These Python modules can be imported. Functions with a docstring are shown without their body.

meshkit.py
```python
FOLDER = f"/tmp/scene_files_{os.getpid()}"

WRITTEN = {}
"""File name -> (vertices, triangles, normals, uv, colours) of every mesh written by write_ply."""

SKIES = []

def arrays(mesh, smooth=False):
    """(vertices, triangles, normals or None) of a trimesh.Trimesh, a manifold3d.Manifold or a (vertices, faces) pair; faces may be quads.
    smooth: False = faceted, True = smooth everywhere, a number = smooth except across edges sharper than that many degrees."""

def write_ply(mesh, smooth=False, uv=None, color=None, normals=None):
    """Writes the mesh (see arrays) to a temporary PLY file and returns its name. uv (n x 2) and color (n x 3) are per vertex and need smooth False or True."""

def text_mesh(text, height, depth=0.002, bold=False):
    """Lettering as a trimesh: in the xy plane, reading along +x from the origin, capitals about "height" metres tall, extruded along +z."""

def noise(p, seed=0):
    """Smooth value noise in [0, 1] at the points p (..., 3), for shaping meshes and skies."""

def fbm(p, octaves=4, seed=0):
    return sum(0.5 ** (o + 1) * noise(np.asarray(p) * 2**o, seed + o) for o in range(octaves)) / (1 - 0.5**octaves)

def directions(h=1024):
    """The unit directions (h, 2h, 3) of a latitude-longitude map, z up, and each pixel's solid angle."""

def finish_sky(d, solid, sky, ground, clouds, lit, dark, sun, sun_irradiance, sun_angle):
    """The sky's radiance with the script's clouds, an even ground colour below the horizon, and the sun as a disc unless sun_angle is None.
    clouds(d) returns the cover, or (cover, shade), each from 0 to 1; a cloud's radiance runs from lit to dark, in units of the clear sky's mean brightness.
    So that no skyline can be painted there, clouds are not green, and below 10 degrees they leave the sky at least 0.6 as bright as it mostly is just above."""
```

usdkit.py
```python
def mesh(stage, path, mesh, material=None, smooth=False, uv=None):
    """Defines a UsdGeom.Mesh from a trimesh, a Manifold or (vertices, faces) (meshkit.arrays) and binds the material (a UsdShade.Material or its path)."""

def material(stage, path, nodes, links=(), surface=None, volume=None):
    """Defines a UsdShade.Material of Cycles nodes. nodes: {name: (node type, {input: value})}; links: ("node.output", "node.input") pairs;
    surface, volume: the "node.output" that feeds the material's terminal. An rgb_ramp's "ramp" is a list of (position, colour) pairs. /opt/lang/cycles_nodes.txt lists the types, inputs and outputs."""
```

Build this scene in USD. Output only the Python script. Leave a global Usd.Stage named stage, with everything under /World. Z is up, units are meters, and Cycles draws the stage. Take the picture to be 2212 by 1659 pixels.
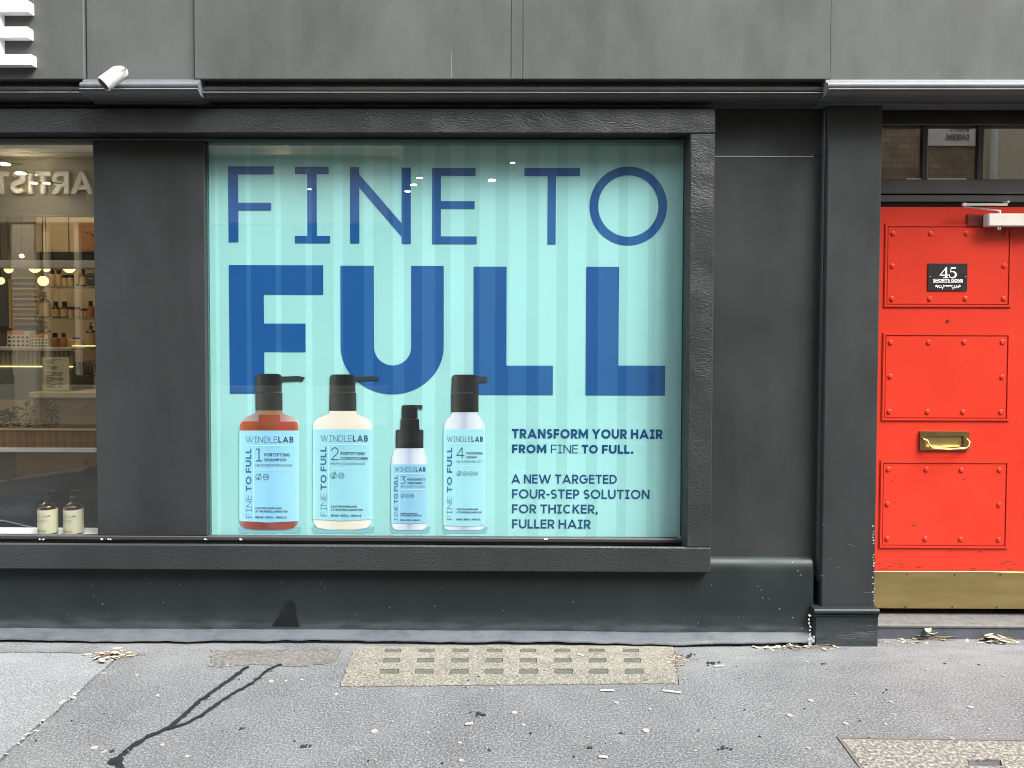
import math, random
import numpy as np, trimesh, usdkit, meshkit
from pxr import Usd, UsdGeom, UsdLux, UsdShade, Gf, Sdf
from shapely.geometry import Polygon, LineString, Point, box as sbox, MultiPolygon
from shapely import affinity
from shapely.ops import unary_union as _uu
def unary_union(gs):
    try: return _uu(gs)
    except Exception: return _uu([g.buffer(0) for g in gs])

stage = Usd.Stage.CreateInMemory()
UsdGeom.SetStageUpAxis(stage, 'Z'); UsdGeom.SetStageMetersPerUnit(stage, 1.0)
UsdGeom.Xform.Define(stage, '/World'); UsdGeom.Scope.Define(stage, '/World/Looks')

# ---------------------------------------------------------------- camera
FOC, PPX, PPY = 1700.0, 1106.0, 750.7          # in units of a 2212 px wide picture
CAM = np.array([0.0, -3.86, 1.55])
_y, _p, _r = 8.628e-3, 2.941e-2, -2.912e-3
_rt = np.array([math.cos(_y), math.sin(_y), 0]); _fw = np.array([-math.sin(_y), math.cos(_y), 0]); _up = np.array([0, 0, 1.0])
_fw, _up = _fw * math.cos(_p) - _up * math.sin(_p), _up * math.cos(_p) + _fw * math.sin(_p)
_rt, _up = _rt * math.cos(_r) - _up * math.sin(_r), _up * math.cos(_r) + _rt * math.sin(_r)
cam = UsdGeom.Camera.Define(stage, '/World/camera')
m4 = np.eye(4); m4[0, :3] = _rt; m4[1, :3] = _up; m4[2, :3] = -_fw; m4[3, :3] = CAM
cam.AddTransformOp().Set(Gf.Matrix4d(*m4.ravel().tolist()))
cam.CreateHorizontalApertureAttr(36.0); cam.CreateVerticalApertureAttr(27.0)
cam.CreateFocalLengthAttr(36.0 * FOC / 2212)
cam.CreateVerticalApertureOffsetAttr(-(829.5 - PPY) / 2212 * 36.0)
cam.CreateClippingRangeAttr(Gf.Vec2f(0.05, 500))
cam.CreateExposureAttr(3.5)

# ---------------------------------------------------------------- sky and sun (bright overcast, the light comes down the narrow street from above)
SUN = np.array([0.50, -0.36, 0.85]); SUN /= np.linalg.norm(SUN)
usdkit.material(stage, '/World/Looks/sky_look', {
    'tc': ('texture_coordinate', {}),
    'sky': ('sky_texture', {'sky_type': 'single_scattering', 'sun_disc': False, 'sun_elevation': float(math.asin(SUN[2])), 'sun_rotation': float(math.atan2(SUN[0], SUN[1])), 'aerosol_density': 2.0}),
    'soft': ('hsv', {'saturation': 0.30, 'value': 1.0}),
    'cl': ('noise_texture', {'scale': 2.4, 'detail': 6, 'roughness': 0.6}),
    'cr': ('map_range', {'from_min': 0.48, 'from_max': 0.66, 'to_min': 0.0, 'to_max': 0.75, 'clamp': True}),
    'mx': ('mix', {'color2': (9.0, 9.0, 9.2)}),
    'bg': ('background_shader', {'strength': 0.05})},
    [('sky.color', 'soft.color'), ('tc.generated', 'cl.vector'), ('cl.fac', 'cr.value'), ('cr.result', 'mx.fac'), ('soft.color', 'mx.color1'), ('mx.color', 'bg.color')], surface='bg.background')
dome = UsdLux.DomeLight.Define(stage, '/World/sky')
UsdShade.MaterialBindingAPI.Apply(dome.GetPrim()).Bind(UsdShade.Material.Get(stage, '/World/Looks/sky_look'))
dome.GetPrim().SetCustomDataByKey('kind', 'structure')
sun = UsdLux.DistantLight.Define(stage, '/World/sun')
sun.CreateIntensityAttr(0.3); sun.CreateAngleAttr(36.0); sun.CreateNormalizeAttr(True); sun.CreateColorAttr(Gf.Vec3f(1.0, 0.97, 0.93))
_sx = np.cross([0, 0, 1.0], SUN); _sx /= np.linalg.norm(_sx); _sy = np.cross(SUN, _sx)
ms = np.eye(4); ms[0, :3] = _sx; ms[1, :3] = _sy; ms[2, :3] = SUN
sun.AddTransformOp().Set(Gf.Matrix4d(*ms.ravel().tolist()))

# ---------------------------------------------------------------- where a point of the photograph lies on a plane of the place
def P(px, py, Y):
    d = _fw + (px - PPX) / FOC * _rt - (py - PPY) / FOC * _up
    q = CAM + d * (Y - CAM[1]) / d[1]
    return q[0], q[2]
def G(px, py, z=0.0):
    d = _fw + (px - PPX) / FOC * _rt - (py - PPY) / FOC * _up
    q = CAM + d * (z - CAM[2]) / d[2]
    return q[0], q[1]
K = 2212 / 2500.0
def PN(x, y, Y): return P(x * K, y * K, Y)
def GN(x, y, z=0.0): return G(x * K, y * K, z)
def X(px, py, Y): return P(px, py, Y)[0]
def Z(py, Y, px=1106): return P(px, py, Y)[1]

# ---------------------------------------------------------------- naming
_used = {}
def numbered(parent, name):
    k = (parent, name); n = _used.get(k, 0); _used[k] = n + 1
    return f'{parent}/{name}' if n == 0 else f'{parent}/{name}_{n:03d}'
def path_of(parent): return '/World' if parent is None else (parent if isinstance(parent, str) else str(parent.GetPath()))
def tag(p, label=None, cat=None, group=None, kind=None):
    for k, v in (('label', label), ('category', cat), ('group', group), ('kind', kind)):
        if v: p.SetCustomDataByKey(k, v)
    return p
def thing(name, label, cat, group=None, kind=None, loc=None, rotz=0.0):
    x = UsdGeom.Xform.Define(stage, numbered('/World', name))
    if loc is not None:
        x.AddTranslateOp().Set(Gf.Vec3d(*map(float, loc)))
        if rotz: x.AddRotateZOp().Set(math.degrees(rotz))
    return tag(x.GetPrim(), label, cat, group, kind)
def group_part(parent, name, label=None):
    return tag(UsdGeom.Xform.Define(stage, numbered(path_of(parent), name)).GetPrim(), label)
def obj(name, mesh, mat, parent=None, smooth=False, label=None, cat=None, group=None, kind=None):
    if isinstance(mesh, (list, tuple)) and len(mesh) and isinstance(mesh[0], trimesh.Trimesh): mesh = trimesh.util.concatenate(list(mesh))
    p = usdkit.mesh(stage, numbered(path_of(parent), name), mesh, mat, smooth).GetPrim()
    return tag(p, label, cat, group, kind)

# ---------------------------------------------------------------- mesh helpers
def bx(x0, x1, y0, y1, z0, z1, c=0.0):
    x0, x1 = sorted((x0, x1)); y0, y1 = sorted((y0, y1)); z0, z1 = sorted((z0, z1))
    if c <= 0:
        m = trimesh.creation.box([x1 - x0, y1 - y0, z1 - z0]); m.apply_translation([(x0 + x1) / 2, (y0 + y1) / 2, (z0 + z1) / 2]); return m
    c = min(c, .45 * min(x1 - x0, y1 - y0, z1 - z0)); pts = []
    for sx in (0, 1):
        for sy in (0, 1):
            for sz in (0, 1):
                q = np.array([(x0, x1)[sx], (y0, y1)[sy], (z0, z1)[sz]]); inn = np.array([c if sx == 0 else -c, c if sy == 0 else -c, c if sz == 0 else -c])
                for a in range(3):
                    v = q + inn; v[a] = q[a]; pts.append(v)
    return trimesh.convex.convex_hull(np.array(pts))
def polys(g):
    if g.is_empty: return []
    return [q for q in getattr(g, 'geoms', [g]) if q.geom_type == 'Polygon' and q.area > 1e-9]
def tri2d(g):
    V, F, n = [], [], 0
    for q in polys(g):
        v, f = trimesh.creation.triangulate_polygon(q, engine='earcut')
        a, b, c = v[f[:, 0]], v[f[:, 1]], v[f[:, 2]]
        s = (b[:, 0] - a[:, 0]) * (c[:, 1] - a[:, 1]) - (b[:, 1] - a[:, 1]) * (c[:, 0] - a[:, 0])
        f = np.where((s < 0)[:, None], f[:, ::-1], f)
        V.append(v); F.append(f + n); n += len(v)
    return np.vstack(V), np.vstack(F)
def flat(g, Y):
    v, f = tri2d(g); return trimesh.Trimesh(np.c_[v[:, 0], np.full(len(v), Y), v[:, 1]], f, process=False)
def gflat(g, z):
    v, f = tri2d(g); return trimesh.Trimesh(np.c_[v, np.full(len(v), z)], f, process=False)
def ext(g, yf, yb):
    out = []
    for q in polys(g):
        m = trimesh.creation.extrude_polygon(q, yb - yf, engine='earcut'); v = m.vertices
        out.append(trimesh.Trimesh(np.c_[v[:, 0], yb - v[:, 2], v[:, 1]], m.faces, process=False))
    return trimesh.util.concatenate(out)
def gext(g, z0, z1):
    out = []
    for q in polys(g):
        m = trimesh.creation.extrude_polygon(q, z1 - z0, engine='earcut'); m.apply_translation([0, 0, z0]); out.append(m)
    return trimesh.util.concatenate(out)
def prof(pts, x0, x1):
    m = trimesh.creation.extrude_polygon(Polygon(pts), x1 - x0, engine='earcut'); v = m.vertices
    return trimesh.Trimesh(np.c_[v[:, 2] + x0, v[:, 0], v[:, 1]], m.faces, process=False)
def tube(p, q, r, n=12, r2=None):
    p, q = np.asarray(p, float), np.asarray(q, float); L = np.linalg.norm(q - p)
    m = trimesh.creation.cylinder(r, L, sections=n) if r2 is None else trimesh.creation.revolve(np.array([[0, -L / 2], [r, -L / 2], [r2, L / 2], [0, L / 2]]), sections=n)
    T = trimesh.geometry.align_vectors([0, 0, 1], (q - p) / L); T[:3, 3] = (p + q) / 2; m.apply_transform(T); return m
def pipe(pts, r, n=8):
    out = [tube(a, b, r, n) for a, b in zip(pts[:-1], pts[1:])]
    for p in pts[1:-1]:
        s = trimesh.creation.icosphere(1, r); s.apply_translation(p); out.append(s)
    return trimesh.util.concatenate(out)
def lathe(pr, n=32, at=(0, 0, 0)):
    m = trimesh.creation.revolve(np.array(pr, float), sections=n); m.apply_translation(at); return m

# ---------------------------------------------------------------- lettering: a geometric sans drawn with strokes
def arc(cx, cy, rx, ry, a0, a1, n=22):
    t = np.radians(np.linspace(a0, a1, n)); return [(cx + rx * math.cos(a), cy + ry * math.sin(a)) for a in t]
def _ext(p, q, d):
    p, q = np.array(p), np.array(q); u = (q - p) / np.linalg.norm(q - p); return tuple(q + u * d)
def glyph(ch, w):
    h = w / 2; S = []
    def L(*pts, e=0.0):
        pts = list(pts)
        if e: pts = [_ext(pts[1], pts[0], e)] + pts[1:-1] + [_ext(pts[-2], pts[-1], e)]
        S.append(pts)
    b = 0.5
    if ch == 'A': W = .92 + w * .5; L((h * .9, 0), (W / 2, 1 - h * .5), (W - h * .9, 0), e=w); L((W * .2, .28), (W * .8, .28))
    elif ch == 'B':
        W = .6 + w * .4; L((h, 0), (h, 1))
        r1, r2 = (1 - w - .02) / 4, (1 - w + .02) / 4; m = h + 2 * r2
        L((h, 1 - h), (W - h - r1 - .03, 1 - h), *arc(W - h - r1 - .03, 1 - h - r1, r1, r1, 90, -90), (h, m)); L((h, m), (W - h - r2, m), *arc(W - h - r2, h + r2, r2, r2, 90, -90), (h, h))
    elif ch == 'C': W = .88 + w * .2; L(*arc(W / 2 + .02, .5, W / 2 - h, .5 - h, 48, 312, 40))
    elif ch == 'D': W = .78 + w * .4; L((h, 0), (h, 1)); L((h, 1 - h), (W * .42, 1 - h), *arc(W * .42, .5, W * .58 - h, .5 - h, 90, -90, 30), (h, h))
    elif ch == 'E': W = .56 + w * .4; L((h, 0), (h, 1)); L((h, 1 - h), (W, 1 - h)); L((h, .53), (W * .95, .53)); L((h, h), (W, h))
    elif ch == 'F': W = .54 + w * .4; L((h, 0), (h, 1)); L((h, 1 - h), (W, 1 - h)); L((h, .47), (W * .93, .47))
    elif ch == 'G': W = .95 + w * .2; L(*arc(W / 2, .5, W / 2 - h, .5 - h, 46, 360, 44), (W * .55, .5))
    elif ch == 'H': W = .76 + w * .3; L((h, 0), (h, 1)); L((W - h, 0), (W - h, 1)); L((h, .52), (W - h, .52))
    elif ch == 'I': W = .42 + w * .5; L((W / 2, 0), (W / 2, 1)); L((0, h), (W, h)); L((0, 1 - h), (W, 1 - h))
    elif ch == 'K': W = .68 + w * .4; L((h, 0), (h, 1)); L((h, .42), (W - h, 1), e=w); L((W * .38, .58), (W - h, 0), e=w * .8)
    elif ch == 'L': W = .5 + w * .4; L((h, 0), (h, 1)); L((h, h), (W, h))
    elif ch == 'M': W = .95 + w * .5; L((h, 0), (h, 1)); L((W - h, 0), (W - h, 1)); L((h, 1), (W / 2, .25), (W - h, 1), e=w * .6)
    elif ch == 'N': W = .76 + w * .4; L((h, 0), (h, 1)); L((W - h, 0), (W - h, 1)); L((h * 1.1, 1 - h * .1), (W - h * 1.1, h * .1), e=w * .5)
    elif ch == 'O': W = 1.0 + w * .15; L(*arc(W / 2, .5, W / 2 - h, .5 - h, 0, 360, 56)); S[-1].append('ring')
    elif ch == 'P': W = .6 + w * .4; r = .27 - h * .3; L((h, 0), (h, 1)); L((h, 1 - h), (W - h - r, 1 - h), *arc(W - h - r, 1 - h - r, r, r, 90, -90), (h, 1 - h - 2 * r))
    elif ch == 'R':
        W = .64 + w * .4; r = .27 - h * .3; L((h, 0), (h, 1)); L((h, 1 - h), (W - h - r, 1 - h), *arc(W - h - r, 1 - h - r, r, r, 90, -90), (h, 1 - h - 2 * r)); L((W * .48, 1 - h - 2 * r), (W - h * .9, 0), e=w * .6)
    elif ch == 'S':
        W = .56 + w * .4; r = (1 - w) / 4; rx = W / 2 - h
        L(*arc(W / 2, 1 - h - r, rx, r, 32, 270, 22), *arc(W / 2, h + r, rx, r, 90, -148, 22)[1:])
    elif ch == 'T': W = .66 + w * .4; L((W / 2, 0), (W / 2, 1)); L((0, 1 - h), (W, 1 - h))
    elif ch == 'U': W = .74 + w * .4; r = W / 2 - h; L((h, 1), (h, h + r), *arc(W / 2, h + r, r, r, 180, 360, 30), (W - h, 1))
    elif ch == 'V': W = .88 + w * .5; L((h * .9, 1), (W / 2, h * .5), (W - h * .9, 1), e=w)
    elif ch == 'W': W = 1.3 + w * .7; L((h * .9, 1), (W * .29, h * .3), (W / 2, 1 - h), (W * .71, h * .3), (W - h * .9, 1), e=w)
    elif ch == 'Y': W = .8 + w * .4; L((h * .9, 1), (W / 2, .45), (W - h * .9, 1), e=w); L((W / 2, 0), (W / 2, .47))
    elif ch == '1': W = .36 + w; L((W * .5, 0), (W * .5, 1)); L((0, h), (W, h)); L((W * .02, 1 - h), (W * .5, 1 - h))
    elif ch == '2': W = .56 + w * .3; r = .27; L(*arc(W / 2, 1 - h - r, W / 2 - h, r, 175, -30, 24), (h, h), (W, h))
    elif ch == '3': W = .54 + w * .3; r = .28 - h * .5; L((h * .6, 1 - h), (W - h, 1 - h), (W * .45, .57), *arc(W * .45, .57 - (.57 - h) / 2, W * .55 - h, (.57 - h) / 2, 85, -150, 24))
    elif ch == '4': W = .66 + w * .3; L((W * .72, 0), (W * .72, 1)); L((W, .28), (h * .8, .28), (W * .72, 1 - h * .5))
    elif ch == '5': W = .56 + w * .3; L((W - h, 1 - h), (W * .18, 1 - h), (W * .12, .56), *arc(W * .45, .33, W * .55 - h, .33 - h, 110, -150, 24))
    elif ch == '-': W = .36; L((0, .45), (W, .45))
    elif ch == '.': W = w * 1.15; L((W / 2, 0), (W / 2, w * 1.1))
    elif ch == ',': W = w * 1.15; L((W / 2, -w * .7), (W / 2 + .02, w * 1.1))
    elif ch == '"': W = .3; L((.08, .75), (.08, 1)); L((.22, .75), (.22, 1))
    else: return .32, None
    g = []
    for s in S:
        if s[-1] == 'ring': g.append(Polygon(s[:-1]).exterior.buffer(h)); continue
        g.append(LineString(s).buffer(h, cap_style=2, join_style=2, mitre_limit=3.0))
    g = unary_union(g)
    if ch != ',': g = g.intersection(sbox(-1, 0, 5, 1))
    return W, g
def word(runs, gap=.14):
    """runs: (text, stroke) pairs; polygons with capitals one unit high and their width"""
    out, x = [], 0.0
    for s, w in runs:
        for ch in s:
            W, g = glyph(ch, w)
            if g is not None: out.append(affinity.translate(g, x, 0))
            x += W + (gap if g is not None else 0.0)
    return out, x - gap
def text_box(runs, x0, x1, z0, z1, gap=.14, mirror=False):
    gs, W = word(runs, gap); sx, sz = (x1 - x0) / W, z1 - z0
    return unary_union([affinity.affine_transform(g, [sx, 0, 0, sz, x0, z0]) for g in gs])

# ---------------------------------------------------------------- materials
def mat(name, nodes, links=(), surface='p.BSDF'):
    return usdkit.material(stage, f'/World/Looks/{name}', nodes, links, surface=surface)
def plain(name, col, rough=.5, metal=0.0, **kw):
    return mat(name, {'p': ('principled_bsdf', {'base_color': col, 'roughness': rough, 'metallic': metal, **kw})})
def mottled(name, c1, c2, scale=3.0, rough=.5, stretch=(1, 1, 1), bump=0.0, bscale=120, bdist=.002, metal=0.0, detail=5, bstretch=(1, 1, 1), **kw):
    n = {'g': ('geometry', {}), 'm': ('mapping', {'scale': stretch}), 'n': ('noise_texture', {'scale': scale, 'detail': detail, 'roughness': .6}),
         'r': ('map_range', {'from_min': .3, 'from_max': .7, 'clamp': True}), 'x': ('mix', {'color1': c1, 'color2': c2}), 'p': ('principled_bsdf', {'roughness': rough, 'metallic': metal, **kw})}
    l = [('g.position', 'm.vector'), ('m.vector', 'n.vector'), ('n.fac', 'r.value'), ('r.result', 'x.fac'), ('x.color', 'p.base_color')]
    if bump:
        n |= {'m2': ('mapping', {'scale': bstretch}), 'n2': ('noise_texture', {'scale': bscale, 'detail': 3, 'roughness': .6}), 'b': ('bump', {'strength': bump, 'distance': bdist})}
        l += [('g.position', 'm2.vector'), ('m2.vector', 'n2.vector'), ('n2.fac', 'b.height'), ('b.normal', 'p.normal')]
    return mat(name, n, l)
def painted(name, col, rough, streak=.06, chips=.0, bump=.12, dust=None):
    """dark shopfront paint: cloudy tone, vertical run marks, brush grain, a few pale chips, dust near the ground"""
    c = np.array(col)
    n = {'g': ('geometry', {}), 'm1': ('mapping', {'scale': (1, 1, .55)}), 'n1': ('noise_texture', {'scale': 2.6, 'detail': 7, 'roughness': .62}),
         'm2': ('mapping', {'scale': (26, 26, 1.1)}), 'n2': ('noise_texture', {'scale': 1.0, 'detail': 4, 'roughness': .6}),
         'r1': ('map_range', {'from_min': .32, 'from_max': .68, 'clamp': True}), 'r2': ('map_range', {'from_min': .35, 'from_max': .75, 'to_max': streak * 2.2, 'clamp': True}),
         'x1': ('mix', {'color1': tuple(c * .80), 'color2': tuple(c * 1.20)}), 'x2': ('mix', {'color2': tuple(np.minimum(c * 1.35 + .004, 1))}),
         'v': ('voronoi_texture', {'scale': 34.0, 'randomness': 1.0}), 'n3': ('noise_texture', {'scale': 9.0, 'detail': 3}),
         'lt': ('math', {'math_type': 'less_than', 'value2': .055}), 'gt': ('math', {'math_type': 'greater_than', 'value2': .60 if chips else 2.0}), 'mu': ('math', {'math_type': 'multiply'}),
         'x3': ('mix', {'color2': (.42, .43, .43)}),
         'n4': ('noise_texture', {'scale': 160.0, 'detail': 3, 'roughness': .7}), 'b': ('bump', {'strength': bump, 'distance': .002}),
         'rr': ('map_range', {'from_min': .3, 'from_max': .7, 'to_min': rough - .08, 'to_max': rough + .1, 'clamp': True}), 'p': ('principled_bsdf', {'specular_ior_level': .22})}
    l = [('g.position', 'm1.vector'), ('m1.vector', 'n1.vector'), ('g.position', 'm2.vector'), ('m2.vector', 'n2.vector'), ('n1.fac', 'r1.value'), ('n2.fac', 'r2.value'), ('r1.result', 'x1.fac'), ('x1.color', 'x2.color1'), ('r2.result', 'x2.fac'),
         ('g.position', 'v.vector'), ('g.position', 'n3.vector'), ('v.distance', 'lt.value1'), ('n3.fac', 'gt.value1'), ('lt.value', 'mu.value1'), ('gt.value', 'mu.value2'), ('mu.value', 'x3.fac'), ('x2.color', 'x3.color1'), ('x3.color', 'p.base_color'),
         ('g.position', 'n4.vector'), ('n4.fac', 'b.height'), ('b.normal', 'p.normal'), ('n1.fac', 'rr.value'), ('rr.result', 'p.roughness')]
    if dust:
        n |= {'sz': ('separate_xyz', {}), 'dz': ('map_range', {'from_min': .17, 'from_max': .045, 'clamp': True}), 'dn': ('mapping', {'scale': (3.0, 3.0, 14.0)}), 'nd': ('noise_texture', {'scale': 2.0, 'detail': 6, 'roughness': .65}),
              'dr': ('map_range', {'from_min': .30, 'from_max': .68, 'to_max': 1.3, 'clamp': False}), 'dm': ('math', {'math_type': 'multiply', 'use_clamp': True}), 'dp': ('math', {'math_type': 'power', 'value2': 1.6}), 'x9': ('mix', {'color2': dust})}
        l = [q for q in l if q != ('x3.color', 'p.base_color')] + [('g.position', 'sz.vector'), ('sz.z', 'dz.value'), ('g.position', 'dn.vector'), ('dn.vector', 'nd.vector'), ('nd.fac', 'dr.value'), ('dr.result', 'dm.value2'), ('dz.result', 'dp.value1'), ('dp.value', 'dm.value1'), ('dm.value', 'x9.fac'), ('x3.color', 'x9.color1'), ('x9.color', 'p.base_color')]
    return mat(name, n, l)
GREY = (.0205, .0238, .0242)
GREY_SKYLIT = (.066, .071, .069)  # wall grey lifted: the stronger skylight at fascia height put into the colour
M_paint = painted('grey_shopfront_paint', GREY, .46)
M_fascia = painted('skylit_grey_fascia_paint', GREY_SKYLIT, .44, streak=.08)
M_cornice = painted('skylit_cornice_paint', (.082, .090, .097), .40, streak=.35)  # paler and bluer: sky caught by the forward rolls painted into the colour
M_base = painted('grey_base_paint', (.010, .0145, .015), .42, chips=1.0, streak=.05, dust=(.040, .046, .052))
M_frame = mat('wrinkled_dark_coating', {
    'g': ('geometry', {}), 'rot': ('mapping', {'rotation': (0, -.5, 0), 'scale': (.55, 1.0, 1.5)}), 'wn': ('noise_texture', {'scale': 3.0, 'detail': 2}), 'dis': ('vector_math', {'math_type': 'multiply_add', 'vector2': (.35, .35, .35)}),
    'n1': ('noise_texture', {'scale': 95.0, 'detail': 3.0, 'roughness': .6, 'distortion': .5}), 'n2': ('noise_texture', {'scale': 2.2, 'detail': 4}), 'r': ('map_range', {'from_min': .3, 'from_max': .7, 'clamp': True}),
    'x': ('mix', {'color1': (.016, .0185, .019), 'color2': (.024, .027, .0275)}), 'b': ('bump', {'strength': .55, 'distance': .006}), 'p': ('principled_bsdf', {'roughness': .38, 'specular_ior_level': .3})},
    [('g.position', 'wn.vector'), ('wn.color', 'dis.vector1'), ('g.position', 'dis.vector3'), ('dis.vector', 'rot.vector'), ('rot.vector', 'n1.vector'), ('g.position', 'n2.vector'), ('n2.fac', 'r.value'), ('r.result', 'x.fac'), ('x.color', 'p.base_color'), ('n1.fac', 'b.height'), ('b.normal', 'p.normal')])
M_bead = mottled('grey_glazing_bead', (0.0250, 0.0265, 0.0275), (0.0325, 0.0335, 0.0340), 4, .4)
M_black = plain('black_recess', (.012, .013, .014), .6)
M_white = mottled('white_enamel', (.66, .67, .67), (.72, .72, .72), 6, .35)
M_lampwhite = mottled('spotlight_white', (.34, .34, .315), (.43, .43, .41), 14, .4)
M_red = mat('red_door_gloss', {
    'g': ('geometry', {}), 'n': ('noise_texture', {'scale': 2.5, 'detail': 5}), 'r': ('map_range', {'from_min': .3, 'from_max': .7, 'clamp': True}), 'x': ('mix', {'color1': (.41, .024, .011), 'color2': (.455, .029, .014)}),
    'n4': ('noise_texture', {'scale': 60.0, 'detail': 3}), 'b': ('bump', {'strength': .10, 'distance': .003}), 'p': ('principled_bsdf', {'roughness': .34, 'specular_ior_level': .3})},
    [('g.position', 'n.vector'), ('n.fac', 'r.value'), ('r.result', 'x.fac'), ('x.color', 'p.base_color'), ('g.position', 'n4.vector'), ('n4.fac', 'b.height'), ('b.normal', 'p.normal')])
M_chip = plain('dark_scuff', (.07, .012, .01), .7)
M_brass = mottled('brushed_brass', (.24, .185, .072), (.40, .315, .14), 3, .42, metal=1.0, stretch=(.6, 1, 3), bump=.15, bscale=200)
M_brass2 = mottled('polished_brass', (.55, .42, .17), (.72, .58, .28), 12, .22, metal=1.0)
M_plate = plain('black_number_plate', (.012, .012, .013), .35)
M_platewhite = plain('plate_white', (.75, .75, .74), .5)
M_closer = mottled('closer_silver', (.55, .53, .47), (.66, .64, .58), 3, .38, stretch=(3, 1, 1), metal=.2)
M_closerbox = plain('closer_bracket_brown', (.13, .018, .014), .3)
M_steel = plain('bright_steel', (.75, .75, .74), .25, .8)
M_step = mottled('step_stone', (0.0510, 0.0510, 0.0510), (0.0900, 0.0900, 0.0882), 30, .75, bump=.5, bscale=140, bdist=.004)
M_stepside = mottled('step_riser_paint', (0.0300, 0.0348, 0.0420), (0.0600, 0.0660, 0.0780), 14, .6, stretch=(0.6000, 0.6000, 0.1800))
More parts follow.
